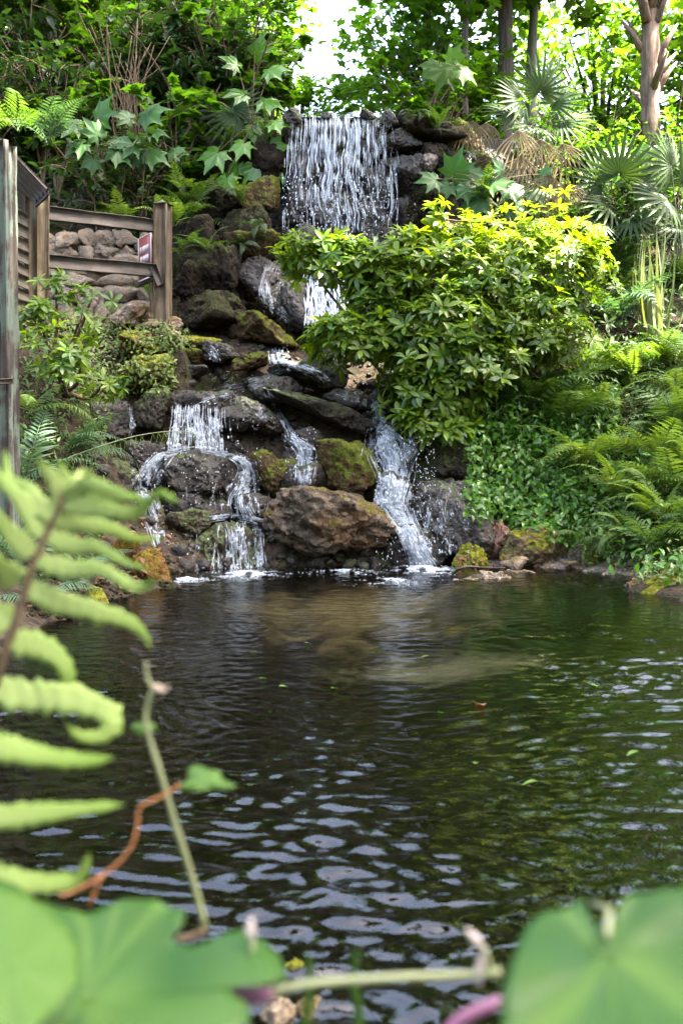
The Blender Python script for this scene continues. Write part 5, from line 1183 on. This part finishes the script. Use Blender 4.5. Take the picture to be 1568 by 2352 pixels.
cover('creeper', 'few bright leaves hanging at the left end of the ledge', [((180, 250, 880, 1010), 1), ((480, 560, 860, 880), .25)], 130, .05, 'moss_leaf', 36, .05)
# --- ferns of the right bank
RB = [((1210, 960), 'broad', 'fern', 9, .95, (60, 300), 'large green fern with spreading fronds below the bush'),
      ((1290, 1000), 'broad', 'fern', 8, .85, (100, 330), 'fern with a pale arching frond right of the bush'),
      ((1140, 930), 'broad', 'fern', 6, .6, (90, 270), 'fern with withered brown tips at the foot of the bush'),
      ((1450, 900), 'sword', 'fern_light', 7, 1.0, (20, 160), 'sword fern with one long light green frond arching left'),
      ((1420, 760), 'broad', 'fern_blue', 8, .95, None, 'dull grey green fern right of the sunlit bush'),
      ((1500, 1080), 'broad', 'fern_light', 8, .8, None, 'light green fern at the right edge of the bank'),
      ((1350, 1090), 'broad', 'fern_light', 8, .75, (60, 300), 'light green fern arching over the glossy ground cover'),
      ((1450, 1180), 'broad', 'fern_light', 9, .75, None, 'yellow green fern on the lower right bank'),
      ((1520, 1220), 'sword', 'fern_light', 9, .7, None, 'light fern near the yellow mossy rock at the right edge'),
      ((1430, 1270), 'sword', 'fern_light', 8, .55, (60, 300), 'small fern hanging over the pond at the right bank'),
      ((1560, 1000), 'broad', 'fern', 8, .85, None, 'green fern half cut by the right edge'),
      ((1010, 950), 'broad', 'fern_light', 4, .45, (120, 240), 'small light fern poking out under the bush'),
      ((1100, 1145), 'sword', 'fern_light', 2, .28, (60, 110), 'tiny single fern sprig on the wet black dome')]
for k, (b, kd, mt, nf, sz, az, lab) in enumerate(RB): fern(ground_at(*b) + [0, -.05, .06], lab, kd, mt, nf + 2, sz * 1.25, 1200 + k, None, az)
g8 = 'ferns filling the lower right bank'
def where_bank(px, py): return ('past the right edge' if px > 1568 else 'at the far right' if px > 1490 else 'right of the ground cover' if px > 1400 else 'above the ground cover') + (', high' if py < 960 else ', middle' if py < 1110 else ', by the water')
for k in range(30):
    px, py = rg.uniform(1330, 1640), rg.uniform(860, 1290); kd = ('broad', 'sword', 'broad', 'arch')[k % 4]; q_ = ground_at(px, py)
    fern(q_ + [0, -.04, .05], {'broad': 'broad', 'sword': 'narrow', 'arch': 'drooping'}[kd] + ' fern on the right bank ' + where_bank(px, py), kd, ('fern_light', 'fern_light', 'fern', 'fern')[k % 4], 9, rg.uniform(.6, 1.0), 1500 + k, g8)
g5 = 'ferns on the upper right slope'
for k in range(26):
    q_ = ground_at(rg.uniform(1380, 1600), rg.uniform(480, 700)) if k % 2 else ground_at(rg.uniform(1150, 1600), rg.uniform(520, 900))
    fern(q_, ('broad', 'narrow dark', 'light narrow')[k % 3] + ' fern in the undergrowth, ' + where_right(q_), 'sword' if k % 3 else 'broad', ('fern', 'fern_dark', 'fern_light')[k % 3], 8, rg.uniform(.55, .95), 1300 + k, g5)
g6 = 'shrubs on the upper right slope'
for k in range(14):
    q_ = ground_at(rg.uniform(1130, 1600), rg.uniform(430, 620)); kk_ = 'green' if k % 2 else 'dark'
    shrub(q_, (kk_, k % 3), KN[kk_] + ' among palmettos, ' + where_right(q_), g6, rg.uniform(.7, 1.2), rg.uniform(0, 6.28))
# reeds
rb = ground_at(1500, 800); reeds = thing('reed_clump', 'clump of long pale strap leaves catching the sun at the right edge', 'grass', rb)
LS = leaf_strip(.018, 8, .25, .3, .3)
for k in range(38):
    a = rg.uniform(0, 6.28); tl = rg.uniform(.05, .55); V = (LS[0] @ frames(np.array([[math.cos(a) * tl, math.sin(a) * tl, 1]]), np.array([[math.cos(a), math.sin(a), -.3]]))[0].T) * rg.uniform(.7, 1.5)
    link('blade', mk_mesh('blade', V, [LS[2]], np.full(len(V), rg.random())), M['strap'], reeds, rg.normal(0, .1, 3) * [1, 1, 0])
# --- ferns of the left bank
LB = [((60, 1120), 'comb', 'fern_blue', 9, 1.0, None, 'blue green fern with long narrow leaflets before the lichen post'),
      ((150, 1060), 'comb', 'fern_blue', 8, .85, (140, 300), 'blue green comb fern hanging beside the ledge'),
      ((120, 1230), 'comb', 'fern_blue', 8, .8, (120, 300), 'fern with drooping narrow leaflets behind the foreground frond'),
      ((40, 1300), 'comb', 'fern_blue', 9, .75, None, 'dark blue green fern low on the left shore'),
      ((180, 1330), 'comb', 'fern_blue', 7, .5, (120, 300), 'small drooping fern over the dark shore soil'),
      ((150, 1345), 'comb', 'fern_blue', 7, .5, None, 'pale drooping fern over the water at the left shore'),
      ((225, 1300), 'comb', 'fern_blue', 6, .42, (90, 300), 'withered looking fern above the green mossy stone'),
      ((90, 1390), 'comb', 'fern_blue', 7, .5, None, 'low fern on the dark left shore below the long frond'),
      ((60, 960), 'arch', 'fern_light', 7, .8, None, 'pale fern beside the lichen post foot'),
      ((45, 740), 'sword', 'fern_light', 4, .6, (20, 340), 'yellow green sword fern between post and hut'),
      ((200, 770), 'broad', 'fern_light', 5, .4, None, 'small pale fern among creepers on the terrace')]
for k, (b, kd, mt, nf, sz, az, lab) in enumerate(LB): fern(ground_at(*b), lab, kd, mt, nf, sz, 1400 + k, None, az)
# the single arching frond over the left cascade
af = ground_at(120, 1090); d_a = 9.6; pth = spline([P(120, 1085, 9.6), P(139, 1060, 9.6), P(234, 1024, 9.7), P(330, 998, 9.8), P(425, 991, 9.9), P(480, 1016, 9.95)], 40)
ar = thing('fern_frond', 'single long fern frond arching in front of the left cascade', 'fern', pth[0]); link('rachis', MB().add(*tube(pth - pth[0], np.linspace(.008, .002, 40), 5)).mesh('rachis'), M['stem_green'], ar)
for k in range(34):
    s = .12 + .86 * k / 33; p = pth[int(s * 39)]; Lp = .19 * (1 - .75 * s ** 3)
    for sg in (-1, 1):
        dv = np.array([.15 + rg.normal(0, .12), sg * .45, -.8 + (.35 if sg > 0 else 0)]); tm = leaf_strip(.055, 5, .15, .2, .3)
        V = (tm[0] @ frames(dv[None], np.array([[.9, sg * -.2, .3]]))[0].T) * Lp * rg.uniform(.8, 1.1)
        link('leaflet', mk_mesh('leaflet', V, [tm[2]], np.full(len(V), rg.random())), M['fern_light'], ar, p - pth[0])
# leaves lying about
def fallen(name, label, px, py, size, mat, z=None, tm=LE, cat='leaf', group=None):
    h, nn = (PW(px, py, .006), np.array([0, 0, 1.])) if z == 'pond' else hit(px, py)
    if h is None: return
    a = rg.uniform(0, 6.28); up = nn + rg.normal(0, .12, 3); V = (tm[0] @ frames(np.array([[math.cos(a), math.sin(a), .05]]), up[None])[0].T) * size
    tag(link(name, mk_mesh(name, V, [tm[2]], np.full(len(V), rg.random())), M[mat], None, h + nn * .008), label, cat, group)
for k, (px, py) in enumerate([(596, 1562), (640, 1580), (1015, 1642), (860, 1490), (1350, 1575), (760, 1585), (1090, 1760), (590, 1500), (1235, 1800), (1465, 1730), (700, 1480), (985, 1510)]):
    fallen('fallen_leaf', 'small green leaf floating on the pond', px, py, .05, 'float', 'pond', group='green leaves floating on the pond')
fallen('fallen_leaf', 'brown leaf floating on the right half of the pond', 1110, 1625, .10, 'litter', 'pond')
fallen('fallen_leaf', 'orange leaf stuck on the face of the largest boulder', 796, 1236, .07, 'litter'); fallen('fallen_leaf', 'grey violet leaf on the largest boulder top', 783, 1180, .08, 'dead'); fallen('fallen_leaf', 'green leaf on the largest boulder', 730, 1162, .05, 'float')
for k in range(9): fallen('fallen_leaf', 'yellow leaf in the small heap on the domed rock', rg.uniform(405, 490), rg.uniform(1036, 1058), .09, 'moss_leaf', group='yellow leaf heap on the domed rock')
fallen('fallen_leaf', 'long brown leaf lying on the gravel of the right bank', 1325, 1318, .16, 'litter')
tw = spline([PW(1040, 1318, .08), PW(1065, 1302, .16), PW(1110, 1303, .06), PW(1160, 1305, .05)], 14); tag(link('twig', MB().add(*tube(tw - tw[0], np.linspace(.012, .006, 14), 6)).mesh('twig'), M['bark'], None, tw[0]), 'dark forked twig lying at the water by the right foam', 'twig')
# ------------------------------------------------------------------ plants on the near bank, in front of the lens
def px_path(pts, d, n_=24):
    dd = d if hasattr(d, '__len__') else [d] * len(pts)
    return spline([P(x, y, z) for (x, y), z in zip(pts, dd)], n_)
def blade_leaf(pts, d, w0, w1, n_=26, toothed=6, seed=0, curl=.0):
    """a long leaflet: midrib through photo points at depth d, width w0 (px at base) to w1 (tip); has a V fold and thickness"""
    c = px_path(pts, d, n_); dmean = d if not hasattr(d, '__len__') else float(np.mean(d)); t = np.gradient(c, axis=0); t /= np.linalg.norm(t, axis=1)[:, None]
    view = c - CAM; view /= np.linalg.norm(view, axis=1)[:, None]; s = np.cross(t, view); s /= np.linalg.norm(s, axis=1)[:, None] + 1e-9; nn = np.cross(s, t)
    u = np.linspace(0, 1, n_); hw = (w0 * (1 - u) + w1 * u) * (np.clip(u * 6 + .5, 0, 1)) * np.clip((1 - u) * 9 + .05, 0, 1) / 2 / ppm(dmean)
    hw0 = hw; e1 = np.stack([u * toothed * 5 + seed * 9, 0 * u, 0 * u], 1); hw = hw0 * (1 + .20 * vnoise(e1, 5) + .10 * vnoise(e1 * 2.7, 6))
    hw2 = hw0 * (1 + .20 * vnoise(e1 + 40, 5) + .10 * vnoise(e1 * 2.7 + 40, 6))
    te = np.abs(np.sin(u * toothed * 9.5)); hw = hw * (.86 + .22 * te); hw2 = hw2 * (.86 + .22 * np.abs(np.sin(u * toothed * 9.5 + .8)))
    tilt = .10; pl_ = (np.sin(u * toothed * 19) * .10)[:, None]
    rows = [c + s * hw[:, None] + nn * (hw * tilt)[:, None] + nn * hw[:, None] * pl_, c + s * hw[:, None] * .5 + nn * hw[:, None] * (tilt * .9 + pl_), c, c - s * hw2[:, None] * .5 + nn * hw2[:, None] * (tilt * .7 - pl_), c - s * hw2[:, None] + nn * (hw2 * tilt * .5)[:, None] - nn * hw2[:, None] * pl_]
    V = np.concatenate(rows); i = np.arange(n_ - 1); Q = np.concatenate([np.stack([r_ * n_ + i, (r_ + 1) * n_ + i, (r_ + 1) * n_ + i + 1, r_ * n_ + i + 1], 1) for r_ in range(4)])
    return V, Q
def leaflet_var(n_, base, drop):
    u = np.linspace(0, 1, n_); return np.concatenate([np.clip(base - drop * u + k, 0, 1) for k in (-.25, .05, .25, .05, -.25)])
def thicken(o, t=.0006):
    md = o.modifiers.new('thickness', 'SOLIDIFY'); md.thickness = t; md.offset = 0; return o
DF = .92; fb0 = px_path([(-60, 1700), (0, 1540), (45, 1400), (80, 1290), (120, 1200), (142, 1150), (125, 1100)], DF, 30)
root = fb0[0].copy(); fg = thing('fern', 'pale blurred fern frond reaching in from the left in front of the lens', 'fern', root)
link('rachis', MB().add(*tube(fb0 - root, np.linspace(.0046, .0018, 30), 7)).mesh('rachis'), M['stem'], fg)
PN = [([(146, 1159), (220, 1168), (311, 1178), (366, 1134), (414, 1156)], 34, 12), ([(125, 1192), (183, 1203), (256, 1214), (311, 1236), (381, 1236)], 34, 12), ([(103, 1229), (165, 1251), (227, 1258), (286, 1291), (352, 1309)], 34, 12),
      ([(81, 1287), (165, 1306), (238, 1309), (304, 1346), (341, 1346), (359, 1317)], 36, 14), ([(59, 1350), (128, 1379), (220, 1405), (286, 1423), (326, 1452), (348, 1493)], 46, 18), ([(22, 1470), (84, 1482), (125, 1504), (154, 1540), (146, 1577), (99, 1577)], 48, 22),
      ([(-30, 1580), (60, 1600), (132, 1602), (220, 1624), (255, 1642), (259, 1673), (220, 1695), (176, 1686), (154, 1664)], 60, 20),
      ([(121, 1192), (66, 1130), (22, 1097), (12, 1030)], 34, 12), ([(99, 1232), (55, 1159), (0, 1097), (-30, 1040)], 36, 14), ([(73, 1276), (29, 1232), (-10, 1181), (-60, 1120)], 42, 16), ([(40, 1342), (0, 1298), (-60, 1240)], 50, 20), ([(20, 1440), (-20, 1400), (-90, 1360)], 60, 20),
      ([(146, 1159), (125, 1104), (99, 1071), (92, 1050)], 30, 10), ([(150, 1150), (200, 1112), (260, 1125), (312, 1150)], 32, 12), ([(148, 1152), (175, 1105), (190, 1085), (215, 1092)], 28, 10), ([(146, 1148), (150, 1100), (140, 1070), (150, 1055)], 26, 9), ([(150, 1160), (230, 1140), (300, 1142), (350, 1152)], 34, 14)]
for k, (pts, w0, w1) in enumerate(PN):
    ds = list(np.linspace(DF, DF - .05 + .1 * ((k * 37) % 10) / 10, len(pts))); V, Q = blade_leaf(pts, ds, w0 * 1.5, w1 * .55, 60, 5, k)
    thicken(link('leaflet', mk_mesh('leaflet', V - root, [Q], leaflet_var(60, .95 + .1 * ((k * 29) % 10) / 10, 1.0)), M['fg_fern'], fg))
D2 = .8; r2 = P(-70, 2100, D2); fg2 = thing('fern', 'lower fern leaflets poking in at the left above the big leaf', 'fern', r2)
link('rachis', MB().add(*tube(px_path([(-70, 2100), (-50, 1900), (-40, 1700)], D2, 12) - r2, .004, 6)).mesh('rachis'), M['stem'], fg2)
for k, (pts, w0, w1) in enumerate([([(-45, 1715), (20, 1722), (110, 1739), (198, 1747), (264, 1739)], 62, 16), ([(-50, 1882), (20, 1876), (110, 1866), (198, 1857), (290, 1848)], 58, 20), ([(-60, 2020), (20, 2024), (88, 2029), (167, 2024), (193, 1998), (207, 1958)], 60, 16)]):
    V, Q = blade_leaf(pts, D2, w0 * 1.25, w1 * .8, 60, 6, k); thicken(link('leaflet', mk_mesh('leaflet', V - r2, [Q], leaflet_var(60, .8, .7)), M['fg_fern'], fg2))
def disc_leaf(outline, d0, centre, tilt, cup=.05, rings=9, dens=160, vein=None):
    """a broad leaf: closed outline in photo px, its own depth d0 at the centre row, tilted away upwards; veins are folds"""
    o = spline(np.array([(x, y, 0) for x, y in outline + outline[:1]], float), dens)[:-1, :2]; c = np.array(centre, float); V = []
    e1 = np.concatenate([o / 22, np.zeros((len(o), 1))], 1); o = c + (o - c) * (1 + .022 * vnoise(e1, 8) + .012 * vnoise(e1 * 2.6, 9))[:, None]
    ang = np.arctan2(o[:, 0] - c[0], o[:, 1] - c[1])
    for k in range(rings + 1):
        f = k / rings; q = c + (o - c) * max(f, .01)
        for (x, y), a in zip(q, ang):
            dd = d0 + tilt * (c[1] - y) / F + cup * d0 * (f ** 2) * .12 + .003 * f * math.cos(a * 7) * d0 + .016 * d0 * math.sin(x / 95 + 1.3 * math.sin(y / 130)) * math.cos(y / 120 + .6)
            V.append(P(x, y, dd))
    m_ = len(o); i = (np.arange(rings)[:, None] * m_ + np.arange(m_)[None]); j = np.arange(rings)[:, None] * m_ + (np.arange(m_)[None] + 1) % m_
    return np.array(V), np.stack([i, j, j + m_, i + m_], -1).reshape(-1, 4)
def big_leaf(t, root, *a, var=.5, name='leaf', **kw):
    V, Q = disc_leaf(*a, **kw); c = V[:8].mean(0); q = V - c; ang = np.arctan2(q[:, 0], q[:, 2]); rr_ = np.linalg.norm(q, axis=1); rr_ /= rr_.max()
    vein = np.exp(-((np.abs(((ang / (2 * math.pi / 7)) % 1) - .5) - .5) * 14 * (rr_ + .15)) ** 2); vv = np.clip(var + .75 * vein + .35 * vnoise(V * 28, 3), 0, 1)
    o = link(name, mk_mesh(name, V - root, [Q], vv), M['fg_leaf'], t); return thicken(o, .0008)
nb = np.array([-.25, .75, .33]); vl = thing('vine', 'broad green lobed leaves filling the bottom left corner, out of focus', 'vine', nb)
big_leaf(vl, nb, [(-60, 2000), (30, 2030), (90, 2070), (198, 2098), (250, 2080), (308, 2064), (370, 2075), (422, 2099), (415, 2130), (392, 2160), (430, 2172), (475, 2165), (545, 2138), (600, 2160), (650, 2209), (641, 2253), (580, 2262), (527, 2270), (571, 2314), (560, 2360), (470, 2400), (200, 2440), (-60, 2440)], .62, (200, 2300), .9, var=.35)
big_leaf(vl, nb, [(-80, 2050), (20, 2045), (110, 2090), (170, 2160), (180, 2240), (120, 2330), (0, 2400), (-90, 2300)], .58, (20, 2220), .8, var=.75)
link('stem', MB().add(*tube(np.array([nb, nb + [0, -.05, .2], P(200, 2320, .63)]) - nb, .004, 6)).mesh('stem'), M['stem_green'], vl)
nb2 = np.array([.28, .72, .33]); vr = thing('vine', 'large green heart shaped leaf in the bottom right corner, out of focus', 'vine', nb2)
big_leaf(vr, nb2, [(1147, 2400), (1150, 2330), (1160, 2255), (1194, 2161), (1241, 2101), (1290, 2090), (1335, 2072), (1348, 2107), (1385, 2135), (1412, 2124), (1429, 2067), (1490, 2052), (1600, 2044), (1680, 2150), (1680, 2400), (1400, 2440)], .56, (1395, 2200), .7, var=.25)
link('petiole', MB().add(*tube(np.array([P(1395, 2150, .565), P(1398, 2090, .60), P(1360, 2075, .7)]) - nb2, .0022, 6)).mesh('petiole'), M['stem_green'], vr)
M['bud_tan'] = plain_mat('bud_tan', (0.26, .20, .15), .6)
# the climbing stem
D3 = .86; v0 = P(472, 2130, D3); cl = thing('vine', 'thin climbing vine stem standing up from the bottom left leaves', 'vine', v0)
sp_ = px_path([(472, 2132), (440, 2010), (402, 1890), (370, 1780), (343, 1695), (335, 1645), (345, 1598), (353, 1586), (338, 1555), (336, 1522)], D3, 44)
link('stem', MB().add(*tube(sp_ - v0, np.linspace(.0029, .0015, 44) * (1 + .12 * np.sin(np.arange(44) * .9)), 8)).mesh('stem'), M['stem_green'], cl)
link('stub', MB().add(*tube(px_path([(472, 2132), (450, 2150), (415, 2156), (405, 2152)], D3, 10) - v0, [.004, .004, .0045, .004, .004, .004, .003, .003, .002, .001], 7)).mesh('stub'), M['stem'], cl)
link('bud', MB().add(*tube(px_path([(350, 1588), (362, 1580), (376, 1588), (388, 1572)], D3, 10) - v0, [.002, .003, .0035, .0035, .003, .0026, .002, .0015, .001, .0005], 7)).mesh('bud'), M['bud_tan'], cl)
link('side_stem', MB().add(*tube(px_path([(412, 1803), (385, 1822), (322, 1855), (318, 1880), (312, 1915), (300, 1950), (265, 1990), (235, 2015), (205, 2082)], D3 - .01, 36) - v0, np.linspace(.0012, .0015, 36), 7)).mesh('side_stem'), M['stem_orange'], cl)
link('side_stem', MB().add(*tube(px_path([(238, 2012), (190, 2038), (150, 2056), (136, 2052)], D3 - .01, 14) - v0, np.linspace(.002, .001, 14), 6)).mesh('side_stem'), M['stem_orange'], cl)
big_leaf(cl, v0, [(408, 1806), (430, 1792), (432, 1768), (452, 1757), (480, 1768), (505, 1772), (512, 1790), (542, 1806), (520, 1812), (490, 1814), (450, 1818), (425, 1814)], D3, (465, 1795), 1.5, var=.9, rings=5, dens=60)
big_leaf(cl, v0, [(303, 1668), (312, 1660), (330, 1662), (345, 1660), (357, 1668), (350, 1682), (336, 1678), (326, 1690), (310, 1682)], D3 + .01, (330, 1670), 1.3, var=1.0, rings=4, dens=40)
# the leafless twig along the bottom
D4 = .66; t0 = P(480, 2265, D4); tw = thing('twig', 'blurred pale twig lying across the bottom with a purple joint', 'twig', t0)
link('stem', MB().add(*tube(px_path([(480, 2265), (540, 2282), (600, 2286), (700, 2262), (900, 2246), (1060, 2240), (1150, 2232)], D4, 30) - t0, np.linspace(.0036, .0026, 30), 7)).mesh('stem'), M['stem_green'], tw)
M['purple'] = plain_mat('purple_joint', (0.16, 0.055, 0.11), .6); M['bud_white'] = plain_mat('bud_white', (0.36, .31, .29), .6)
link('joint', MB().add(*tube(px_path([(500, 2268), (545, 2282), (590, 2288), (625, 2282)], D4 - .005, 10) - t0, [.003, .004, .0042, .0045, .005, .0052, .005, .0045, .004, .003], 7)).mesh('joint'), M['purple'], tw)
for (pts, rr_, mt) in [([(578, 2112), (574, 2140), (580, 2168)], (.0015, .0036, .0015), 'bud_white'), ([(1072, 2135), (1092, 2160), (1108, 2175)], (.0015, .0036, .0015), 'bud_white'), ([(1112, 2178), (1100, 2225), (1098, 2262)], (.0015, .0030, .002), 'bud_white')]:
    link('bud', MB().add(*tube(px_path(pts, D4, 9) - t0, np.interp(np.linspace(0, 1, 9), [0, .5, 1], rr_), 8)).mesh('bud'), M[mt], tw)
link('bud_stalk', MB().add(*tube(px_path([(580, 2168), (585, 2230), (592, 2284)], D4, 8) - t0, .0016, 6)).mesh('bud_stalk'), M['stem_green'], tw)
link('bud_stalk', MB().add(*tube(px_path([(1108, 2175), (1120, 2210), (1130, 2234)], D4, 8) - t0, .002, 6)).mesh('bud_stalk'), M['stem_green'], tw)
t1 = P(1000, 2400, .62); tag(link('twig', MB().add(*tube(px_path([(1000, 2400), (1060, 2340), (1150, 2300)], .62, 10) - t1, .0042, 7)).mesh('twig'), M['purple'], None, t1), 'short reddish stem beside the bottom right leaf', 'twig')
for k, pts in enumerate([[(690, 2420), (705, 2320), (712, 2240), (706, 2190)], [(835, 2420), (822, 2320), (812, 2240), (818, 2175)]]):
    V, Q = blade_leaf(pts, .7, 26, 14, 20, 1, k); r_ = V[0].copy()
    thicken(tag(link('grass_blade', mk_mesh('grass_blade', V - r_, [Q], np.full(len(V), .4)), M['fg_leaf'], None, r_), ('blurred green blade left of the bottom centre', 'blurred green blade right of the bottom centre')[k], 'grass'))
